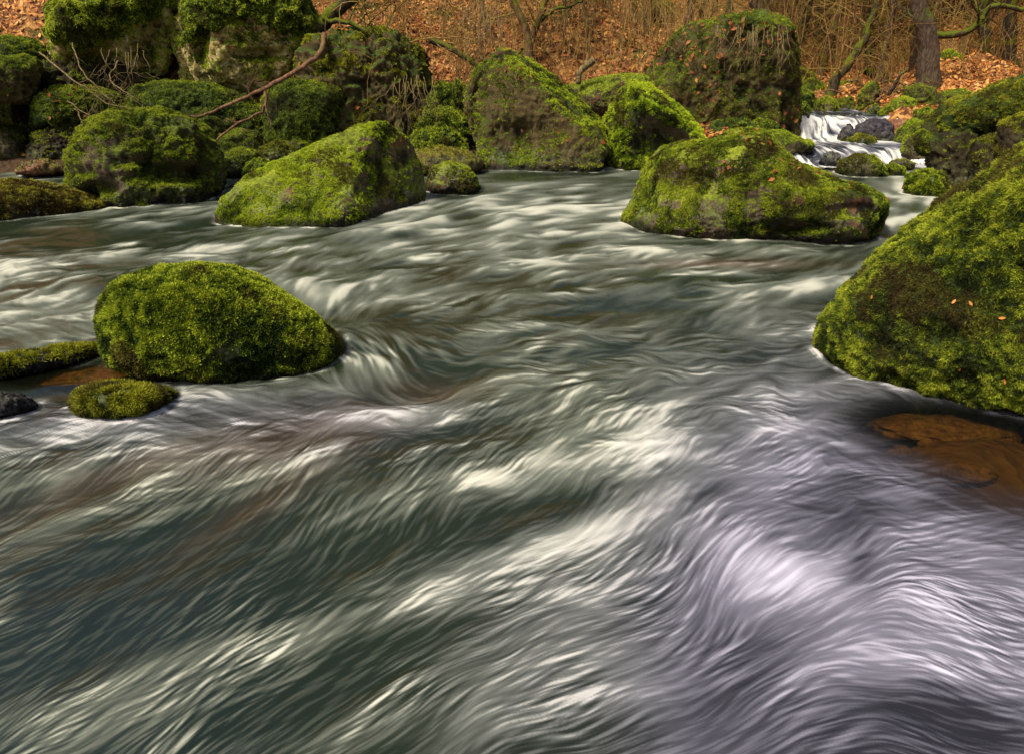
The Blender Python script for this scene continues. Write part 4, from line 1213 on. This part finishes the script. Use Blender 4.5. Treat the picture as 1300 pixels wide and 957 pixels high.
tree('dark straight mossy tree right of the thick grey trunk', [b_ + (0, 0, -.4), at(1249, 50, 19), at(1250, 10, 19), at(1254, -60, 19), at(1262, -260, 19)], 0.15, 0.07, M_BARKG, ncrown=8, c0=.2, L=1.8, seed=12)
b_ = at(1160, 96, 18.5)
tree('thin dark stem just left of the thick grey trunk', [b_ + (0, 0, -.4), at(1161, 60, 18.5), at(1167, 20, 18.5), at(1168, -60, 18.5)], 0.09, 0.05, M_BARK, ncrown=4, c0=.3, L=1.2, seed=13)

# trees of the left bank
b_ = at(400, 60, 12.6)
tree('dark mossy trunk leaning right over the left crags',
     [at(394, 62, 12.5), at(402, 42, 12.5), at(416, 22, 12.5), at(444, 0, 12.5), at(480, -30, 12.4), at(540, -90, 12.3)], 0.13, 0.08, M_BARKG, ncrown=6, c0=.4, L=1.3, seed=21, wig=0.03,
     limbs=[([at(410, 24, 12.45), at(440, 30, 12.3), at(480, 44, 12.2), at(508, 52, 12.1)], .045, .02, M_BARKG)])
b_ = at(672, 72, 13)
tree('brown bent trunk growing behind the ridge boulder', [at(671, 78, 13), at(670, 50, 13), at(662, 24, 13), at(650, 0, 13), at(640, -40, 13), at(620, -120, 13)], 0.075, 0.05, M_BARKY, ncrown=5, c0=.3, L=1.2, seed=23, wig=0.02)
tree('mossy yellow forked trunk behind the bent brown one', [at(668, 66, 13.8), at(682, 30, 13.8), at(692, 0, 13.8), at(704, -60, 13.8)], 0.07, 0.05, M_BARKY,
     limbs=[([at(682, 28, 13.8), at(705, 14, 13.7), at(740, 2, 13.6)], .035, .015, M_BARKG)], ncrown=5, c0=.3, L=1.2, seed=24, wig=0.02)
for i, (x0, x1, y0, Y, r, lab, m_) in enumerate([
        (806, 804, 42, 17.5, .09, 'left of a pair of straight brown trunks above the moss tongue', M_BARK),
        (820, 822, 46, 17.3, .12, 'right of a pair of straight brown trunks above the moss tongue', M_BARK),
        (866, 880, 54, 16.5, .09, 'tilted thin trunk behind the great square block', M_BARK),
        (884, 898, 40, 17.5, .08, 'second tilted trunk behind the great square block', M_BARKG),
        (922, 930, 30, 18.5, .10, 'dark trunk rising straight above the great square block', M_BARK),
        (905, 912, 24, 21.0, .08, 'paler distant trunk above the great square block', M_BARKY),
        (776, 772, 58, 15.5, .05, 'thin grey stem above the moss tongue', M_BARKY)]):
    tree(lab, [at(x0, y0 + 16, Y), at((x0 + x1) / 2, y0 - 20, Y), at(x1, -20, Y), at(x1 + (x1 - x0), -140, Y)], r, r * .7, m_, ncrown=8, c0=.15, L=1.3, seed=31 + i, wig=.05)
# saplings
for i, x in enumerate([716, 724, 733, 742, 748, 560, 612, 622]):
    Y = 14.2 + (i % 3) * .4
    f_px = [80, 76, 80, 84, 78, 60, 70, 74][i]
    tree(['leftmost', 'second', 'third', 'fourth', 'rightmost'][i] + ' of five thin upright saplings behind the ridge boulder' if i < 5 else
         ['slim sapling above the shadowed brown cliff', 'slim drooping sapling left of the ridge boulder', 'slim sapling just behind the left shoulder of the ridge boulder'][i - 5],
         [at(x, f_px + 6, Y), at(x + random.uniform(-5, 5), 40, Y), at(x + random.uniform(-8, 8), 0, Y), at(x + random.uniform(-20, 20), -80, Y)], .024, .012, M_TWIG, M_TWIG,
         ncrown=7, c0=.2, L=.8, seed=51 + i, tw=.007, group='saplings above the ridge boulder', name='sapling', sides=6)

mt = at(852, 72, 14.2)
T = Tubes()
T.add(spline([at(846, 76, 13.9), at(856, 62, 13.9), at(872, 46, 13.9), at(890, 36, 14.0)], 16, .02), np.linspace(.15, .11, 16), 12, .05)
o = link('log', T.mesh('log', mt), M_BARKG, loc=mt)
tag(o, 'thick short mossy log leaning on the great square block', 'log')


def stick(label, pts, r0, r1, mat=M_DEAD, twigs=0, L=.5, seed=1, name='branch', cat='branch', n=26, wig=.03, group=None, droop=0.0):
    base = np.array(pts[0], float)
    R = np.random.default_rng(seed)
    T = Tubes()
    sp = spline(pts, n, wig, seed)
    T.add(sp, np.linspace(r0, r1, n), 7, .06)
    for k in range(twigs):
        i = R.integers(3, n - 1)
        d = sp[i] - sp[i - 1]
        d = d / np.linalg.norm(d) + R.normal(size=3) * .6
        d[2] -= droop
        grow(T, sp[i], d / np.linalg.norm(d), L * R.uniform(.5, 1.2), max(r1 * .6, .004), 1, R, 4, up=-.3 * droop)
    o_ = link(name, T.mesh(name, base), mat, loc=base)
    tag(o_, label, cat, group)
    return o_


stick('long brown branch hanging from the leaning trunk down to the left', [at(412, 44, 11.7), at(407, 66, 11.3), at(384, 86, 10.9), at(350, 105, 10.7), at(322, 120, 10.6), at(285, 135, 10.5), at(262, 146, 10.4), at(236, 148, 10.3)], .042, .014, M_DEAD, 3, .5, 3)
stick('lower fork of the brown branch bending to the mossy stone', [at(336, 112, 10.65), at(338, 130, 10.6), at(328, 145, 10.5), at(300, 158, 10.3), at(268, 184, 10.1)], .024, .014, M_DEAD, 4, .45, 4, wig=.02)
stick('short broken brown stub beside the forked branch', [at(446, 50, 12.0), at(425, 62, 11.9), at(420, 66, 11.9)], .05, .035, M_DEAD, 1, .3, 6)
stick('pale curved branch across the upper centre leaf slope', [at(440, 6, 12.6), at(470, 34, 12.4), at(505, 54, 12.2), at(550, 48, 12.2), at(600, 50, 12.4)], .02, .008, M_TWIGY, 6, .6, 7)
stick('mossy fallen branch lying on the leaf slope right of the cliff', [at(545, 50, 12.6), at(580, 66, 12.5), at(605, 84, 12.4)], .06, .03, M_BARKG, 2, .4, 8)
stick('smooth cut root stub shining behind the moss tongue', [at(735, 106, 12.3), at(736, 92, 12.3), at(744, 84, 12.3), at(755, 76, 12.2)], .045, .06, M_TWIG, 0, name='stump', cat='stump')
stick('reddish dead log under the moss tongue', [at(752, 126, 12.5), at(790, 124, 12.5), at(830, 120, 12.6)], .09, .08, MATS['red'], 0, name='log', cat='log')
stick('second dead log lying on the slope behind the moss tongue', [at(760, 96, 14.6), at(800, 92, 14.6), at(835, 92, 14.6)], .06, .05, M_DEAD, 0, name='log', cat='log')
stick('arching twig over the shadowed hollow at left', [at(50, 66, 11.4), at(80, 92, 11.0), at(108, 112, 10.8), at(140, 132, 10.6), at(196, 142, 10.4)], .014, .006, M_TWIG, 5, .5, 9)
stick('second arching twig below the lichen crag', [at(92, 54, 11.3), at(104, 90, 10.9), at(130, 118, 10.7), at(150, 134, 10.6)], .012, .005, M_TWIG, 5, .5, 10)
stick('third thin twig hanging under the lichen crag', [at(150, 78, 11.2), at(140, 100, 10.9), at(160, 118, 10.7), at(176, 128, 10.6)], .012, .005, M_TWIG, 6, .5, 11)
stick('short twig sticking up from the dark green slab', [at(86, 128, 11.0), at(104, 142, 10.9), at(124, 152, 10.8)], .01, .005, M_TWIG, 2, .3, 12)
stick('lone twig standing against the dome shaped boulder', [at(96, 138, 10.9), at(102, 150, 10.8), at(108, 162, 10.7)], .01, .006, M_TWIG, 0, .3, 13)
stick('dark curved root rising from the driftwood pile', [at(1128, 120, 15.5), at(1136, 108, 15.4), at(1142, 96, 15.3), at(1152, 89, 15.3)], .05, .015, M_BARK, 0, seed=14, name='root', cat='root')
stick('forked dead stick in front of the driftwood pile', [at(1112, 130, 15.0), at(1118, 122, 15.0), at(1120, 112, 15.0)], .035, .02, M_DEAD, 2, .4, 15)
for i in range(16):
    x = random.uniform(1066, 1190)
    y = random.uniform(103, 124)
    dx = random.uniform(14, 34) * random.choice((-1, 1))
    Y = random.uniform(15.6, 17)
    stick('bleached dead stick tangled in the driftwood pile by the leaning tree', [at(x, y, Y), at(x + dx * .5, y - random.uniform(-2, 6), Y), at(x + dx, y + random.uniform(-8, 8), Y)], .022, .009, random.choice((M_DEAD, M_TWIG, M_BARK)), 2, .4, 20 + i,
          group='driftwood sticks', n=10)


# hanging roots: over the cliff and the great block
def hanging(label, x0, x1, y0, y1, Y, n, seed, name='roots'):
    R = np.random.default_rng(seed)
    T = Tubes()
    base = at((x0 + x1) / 2, y0, Y)
    for k in range(n):
        x = R.uniform(x0, x1)
        le = R.uniform(.35, 1.0) * (y1 - y0)
        yy = y0 + R.uniform(-6, 8)
        ds_ = R.normal() * 11
        p3 = [at(x, yy, Y + .1), at(x + ds_ * .3, yy + le * .35, Y - .15), at(x + ds_, yy + le * .7, Y - .2), at(x + ds_ * 1.8 + R.normal() * 5, yy + le, Y - .15)]
        T.add(spline(p3, 12, .018, seed + k), np.linspace(.006, .0022, 12), 4)
        if R.random() < .5:
            grow(T, spline(p3, 12, .018, seed + k)[6], (R.normal() * .6, -.3, -1), .35, .005, 1, R, 3, up=-.8)
    o_ = link(name, T.mesh(name, base), M_TWIG, loc=base)
    tag(o_, label, 'roots', kind='stuff')


hanging('pale roots hanging over the shadowed brown cliff', 500, 550, 100, 168, 11.45, 20, 61)
hanging('thin roots and stems trailing over the great square block', 900, 1000, 36, 100, 12.3, 34, 63)
hanging('dry stems hanging above the left shoulder of the ridge boulder', 585, 640, 10, 100, 12.2, 22, 65)
hanging('thin roots hanging from the lichen crags', 120, 190, 60, 125, 11.4, 9, 67)

# ------------------------------------------------------------------ far forest
kinds = []
KL = [('distant golden brown tree with spreading low twigs', M_BARKY, M_TWIGY, .08), ('distant thin grey tree with fine pale twigs', M_BARK, M_TWIG, .07),
      ('distant mossy tree with crooked stem and golden twigs', M_BARKG, M_TWIGY, .1), ('distant slim pole of a tree with sparse branches', M_BARKY, M_TWIG, .06),
      ('distant multi branched young tree with olive twigs', M_BARKG, M_TWIGY, .06)]
protos = []
for k, (lab, a, b, r) in enumerate(KL):
    R = np.random.default_rng(70 + k)
    pth = [np.array([0, 0, -.3])]
    d = np.array([R.normal() * .08, R.normal() * .08, 1.0])
    for j in range(5):
        d = d + np.array([R.normal() * .09, R.normal() * .09, 0])
        pth.append(pth[-1] + d * 1.5)
    protos.append(tree(lab + ' on the leaf covered slope', pth, r, r * .45, a, b, ncrown=[28, 20, 28, 16, 32][k], c0=.05, L=1.7, seed=80 + k, group='distant trees of the far slope', tw=.018))
pos_ = []
R = np.random.default_rng(99)
tries = 0
while len(pos_) < 175 and tries < 9000:
    tries += 1
    Y = R.uniform(18.5, 30) if len(pos_) < 140 else R.uniform(15.5, 21)
    pxx = R.uniform(940, 1330) if (len(pos_) < 128) else R.uniform(480, 960)
    L = Y * .93
    X = (pxx - CX) / FPX * L
    if chan_dist(np.array([X]), np.array([Y]))[0] < .6:
        continue
    if Y < 21 and 985 < pxx < 1250:
        continue
    if any((X - a) ** 2 + (Y - b) ** 2 < .8 for a, b in pos_):
        continue
    pos_.append((X, Y))
for i, (X, Y) in enumerate(pos_):
    src = protos[i % 5]
    if i < 5:
        o = src
    else:
        o = src.copy()
        COL.objects.link(o)
        for ch in [c_ for c_ in bpy.data.objects if c_.parent == src]:
            cc = ch.copy()
            COL.objects.link(cc)
            cc.parent = o
    o.location = (X, Y, tz(X, Y))
    o.rotation_euler = (R.normal() * .06, R.normal() * .08, R.random() * 6.28)
    sc_ = R.uniform(.8, 1.35)
    o.scale = (sc_, sc_, sc_)

# ------------------------------------------------------------------ undergrowth and leaves
T = Tubes()
R = np.random.default_rng(123)
cnt = 0
_tx, _ty = np.meshgrid(np.arange(-16, 34, .25), np.arange(10, 40, .25))
_tzg = terrain(_tx, _ty)
_tdg = chan_dist(_tx, _ty)
while cnt < 2500:
    az = R.uniform(-60, 1340)
    Y = math.exp(R.uniform(math.log(12.2), math.log(34)))
    X = (az - CX) / FPX * Y * .93
    if X > 4.2 and Y < 17:
        continue
    if X < 4.2 and Y < 13.0 and not (440 < az < 1000):
        continue
    _i, _j = min(int((Y - 10) / .25), 119), int(np.clip((X + 16) / .25, 0, 199))
    if _tdg[_i, _j] < 1.0:
        continue
    if az < 400 and R.random() < .75:
        continue
    z = float(_tzg[_i, _j])
    a = R.random() * 6.28
    h = R.uniform(.4, 1.5)
    dx, dy = math.cos(a) * h * R.uniform(.2, .9), math.sin(a) * h * R.uniform(.2, .9)
    p4 = spline([(X, Y, z - .05), (X + dx * .3, Y + dy * .3, z + h * .6), (X + dx * .8, Y + dy * .8, z + h * .85), (X + dx * 1.4, Y + dy * 1.4, z + h * R.uniform(.2, 1.0))], 8, .06, cnt)
    r = R.uniform(.003, .007) * (1 + Y / 30)
    T.add(p4, np.linspace(r, r * .4, 8), 3)
    for q in range(2):
        grow(T, p4[R.integers(2, 7)], R.normal(size=3) * .7 + (0, 0, .2), .45, r * .6, 0, R, 3)
    cnt += 1
for q3 in range(520):
    az = R.uniform(430, 1010)
    Y = R.uniform(13.2, 18)
    X = (az - CX) / FPX * Y * .93
    _i, _j = min(int((Y - 10) / .25), 119), int(np.clip((X + 16) / .25, 0, 199))
    if _tdg[_i, _j] < 1.0:
        continue
    z = float(_tzg[_i, _j])
    h = R.uniform(.8, 2.6)
    dx, dy = R.normal() * .3 * h, R.normal() * .3 * h
    p4 = spline([(X, Y, z - .05), (X + dx * .3, Y + dy * .3, z + h * .5), (X + dx, Y + dy, z + h), (X + dx * 1.8, Y + dy * 1.8 - .1, z + h * R.uniform(.7, 1.1))], 8, .08, q3)
    r = R.uniform(.005, .012)
    T.add(p4, np.linspace(r, r * .3, 8), 3)
    for q in range(3):
        grow(T, p4[R.integers(2, 7)], R.normal(size=3) * .7, .6, r * .5, 0, R, 3)
for q3 in range(260):
    az = R.uniform(985, 1330)
    Y = R.uniform(18.5, 34)
    X = (az - CX) / FPX * Y * .93
    _i, _j = min(int((Y - 10) / .25), 119), int(np.clip((X + 16) / .25, 0, 199))
    z = float(_tzg[_i, _j])
    h = R.uniform(1.0, 4.5)
    dx, dy = R.normal() * .12 * h, R.normal() * .12 * h
    p4 = spline([(X, Y, z - .05), (X + dx * .4, Y + dy * .4, z + h * .5), (X + dx, Y + dy, z + h), (X + dx * 1.9, Y + dy * 1.9, z + h * 1.2)], 8, .10, q3)
    r = R.uniform(.008, .026)
    T.add(p4, np.linspace(r, r * .35, 8), 3)
    for q in range(5):
        grow(T, p4[R.integers(2, 7)], R.normal(size=3) * .7 + (0, 0, .3), .9, r * .45, 0, R, 3)
um = T.mesh('undergrowth')
o = link('undergrowth', um, M_TWIGY)
tag(o, 'tangle of dry golden stems and brambles over the slope', 'undergrowth', kind='stuff')


def leaf_quads(P, N, size, R, pal):
    n = len(P)
    d = R.normal(size=(n, 3))
    nn = N + R.normal(size=(n, 3)) * .45
    nn /= np.linalg.norm(nn, axis=1, keepdims=True)
    t = np.cross(nn, d)
    t /= np.linalg.norm(t, axis=1, keepdims=True)
    b = np.cross(nn, t)
    s_ = (size * (.6 + .8 * R.random(n)))[:, None]
    c_ = P + nn * s_ * .25
    V0, V1, V2, V3 = c_ - t * s_, c_ + b * s_ * .55 + nn * s_ * .15, c_ + t * s_ * .95, c_ - b * s_ * .55 + nn * s_ * .15
    V = np.stack([V0, V1, V2, V3], 1).reshape(-1, 3)
    F = np.arange(n * 4).reshape(-1, 4)
    pal = np.array(pal)
    cc = pal[R.integers(0, len(pal), n)] * (.75 + .85 * R.random(n))[:, None]
    return V, F, np.repeat(cc, 4, axis=0)


LEAF = [(.42, .17, .03), (.50, .22, .05), (.30, .10, .025), (.22, .07, .02), (.38, .13, .03), (.46, .26, .09), (.16, .06, .025), (.55, .27, .06)]
R = np.random.default_rng(321)
n = 250000
az = R.uniform(-120, 1420, n)
Y = np.exp(R.uniform(math.log(10.8), math.log(52), n))
X = (az - CX) / FPX * Y * .93
dd = chan_dist(X, Y)
gp = fbm(np.stack([X * .5, Y * .5, X * 0], -1), 3)
kp = (dd > .15) & ((gp < .22) | (R.random(n) < .35))
X, Y = X[kp], Y[kp]
Z = terrain(X, Y)
e = .05
Nx = -(terrain(X + e, Y) - Z) / e
Ny = -(terrain(X, Y + e) - Z) / e
N = np.stack([Nx, Ny, np.ones_like(Nx)], -1)
N /= np.linalg.norm(N, axis=1, keepdims=True)
V, F, C = leaf_quads(np.stack([X, Y, Z + .01], -1), N, .037 * (0.75 + Y / 35), R, LEAF)
lm = mesh_np('leaf_litter', V, F, False)
set_col(lm, 'col', C * (1 + 0.45 * sstep(15, 24, V[:, 1]))[:, None])  # forest glow painted in: leaf colour brightens up the valley
tag(link('leaf_litter', lm, M_LEAF), 'orange beech leaves covering the slopes', 'leaf litter', kind='stuff')

# leaves caught on the mossy stones
Vs, Fs, Cs, off = [], [], [], 0
for key, n, thr, size in (('B12', 420, .0, .045), ('C6', 90, .15, .045), ('C2', 60, .3, .045), ('B5', 130, .45, .03), ('C3', 60, .3, .04), ('B9', 60, .3, .04)):
    P, F, Nn, vd = BOULDERS[key]
    fi = R.integers(0, len(P), n * 12)
    p_, n_ = P[fi], Nn[fi]
    m = n_[:, 2] * .5 + fbm(p_ * (1.3 if key != 'B5' else 2.2) + 3, 3) * 1.3 > thr
    vis = (n_ @ vd) < .3
    top = p_[:, 2] > np.percentile(P[:, 2], 35)
    sel = np.where(m & vis & top)[0][:n]
    V, F2, C = leaf_quads(p_[sel], n_[sel], size, R, LEAF)
    Vs.append(V)
    Fs.append(F2 + off)
    Cs.append(C)
    off += len(V)
lm = mesh_np('caught_leaves', np.concatenate(Vs), np.concatenate(Fs), False)
set_col(lm, 'col', np.concatenate(Cs) * np.array([0.55, 0.42, 0.42]))
tag(link('leaf_litter_on_stones', lm, M_LEAF), 'brown leaves caught in the moss of the boulders', 'leaf litter', kind='stuff')

# single fallen leaves on the shaggy boulder
P, F, Nn, vd = BOULDERS['B4']
prj = P - CAM
Lz = prj @ FWD
ppx = CX + prj[:, 0] / Lz * FPX
ppy = CY - (prj @ UPV) / Lz * FPX
facing = (Nn @ vd) < 0
for i, (lx_, ly_, lab) in enumerate([(1110, 380, 'orange leaf on the left shoulder of the shaggy boulder'), (1210, 382, 'upright orange leaf at the middle of the shaggy boulder'), (1233, 384, 'small orange leaf right of the upright one on the shaggy boulder'),
                                   (1203, 476, 'pale orange leaf low on the shaggy boulder'), (1216, 465, 'tan leaf low on the shaggy boulder'), (1281, 484, 'bright orange leaf at the lower right of the shaggy boulder'), (1272, 404, 'brown leaf stalk near the right edge on the shaggy boulder')]):
    d_ = np.hypot(ppx - lx_, ppy - ly_) + (~facing) * 999
    j = int(np.argmin(d_))
    nn = Nn[j]
    c0 = P[j] + nn * .016
    t_ = np.cross(nn, (0.3, .2, 1.0))
    t_ /= np.linalg.norm(t_)
    b_ = np.cross(nn, t_)
    a = R.random() * 3
    tx = t_ * math.cos(a) + b_ * math.sin(a)
    bx_ = -t_ * math.sin(a) + b_ * math.cos(a)
    prof = [(0, -1), (.28, -.6), (.42, 0), (.3, .55), (0, 1), (-.3, .55), (-.42, 0), (-.28, -.6)]
    V = [c0 * 0] + [(bx_ * x + tx * y + nn * (.25 * abs(x) + .2 * y * y)) * .02 for x, y in prof]
    sc_l = R.uniform(.45, .85)
    V = [v_ * sc_l for v_ in V]
    Fq = [(0, k + 1, (k + 1) % 8 + 1) for k in range(8)]
    fm_ = mesh_np('fallen_leaf', V, Fq)
    set_col(fm_, 'col', np.tile(np.array([(.60, .22, .04)]), (9, 1)) * R.uniform(.6, 1.1))
    tag(link('fallen_leaf', fm_, M_LEAF, loc=c0), lab, 'leaf', 'single leaves on the shaggy boulder')

# ------------------------------------------------------------------ light
SUN_EL, SUN_AZ = math.radians(52), math.radians(-134)     # azimuth from +Y towards +X
w = bpy.data.worlds.new('World')
scene.world = w
w.use_nodes = True
nt = w.node_tree
bg = nt.nodes['Background']
sky = nt.nodes.new('ShaderNodeTexSky')
sky.sky_type = 'NISHITA'
sky.sun_disc = False
sky.sun_elevation = SUN_EL
sky.sun_rotation = SUN_AZ
sky.air_density = 1.0
sky.dust_density = 4.0
nt.links.new(sky.outputs[0], bg.inputs[0])
bg.inputs[1].default_value = 0.15
sl = bpy.data.lights.new('sun', 'SUN')
sl.energy = 5.0
sl.angle = math.radians(9)
sl.color = (1.0, 0.94, 0.82)
so = bpy.data.objects.new('sun', sl)
COL.objects.link(so)
sd = Vector((math.cos(SUN_EL) * math.sin(SUN_AZ), math.cos(SUN_EL) * math.cos(SUN_AZ), math.sin(SUN_EL)))
so.rotation_euler = (-sd).to_track_quat('-Z', 'Y').to_euler()
so.location = (-6, 5, 12)

scene.view_settings.view_transform = 'Standard'
scene.view_settings.look = 'None'
scene.view_settings.exposure = 0
scene.cycles.max_bounces = 5
scene.cycles.transparent_max_bounces = 8
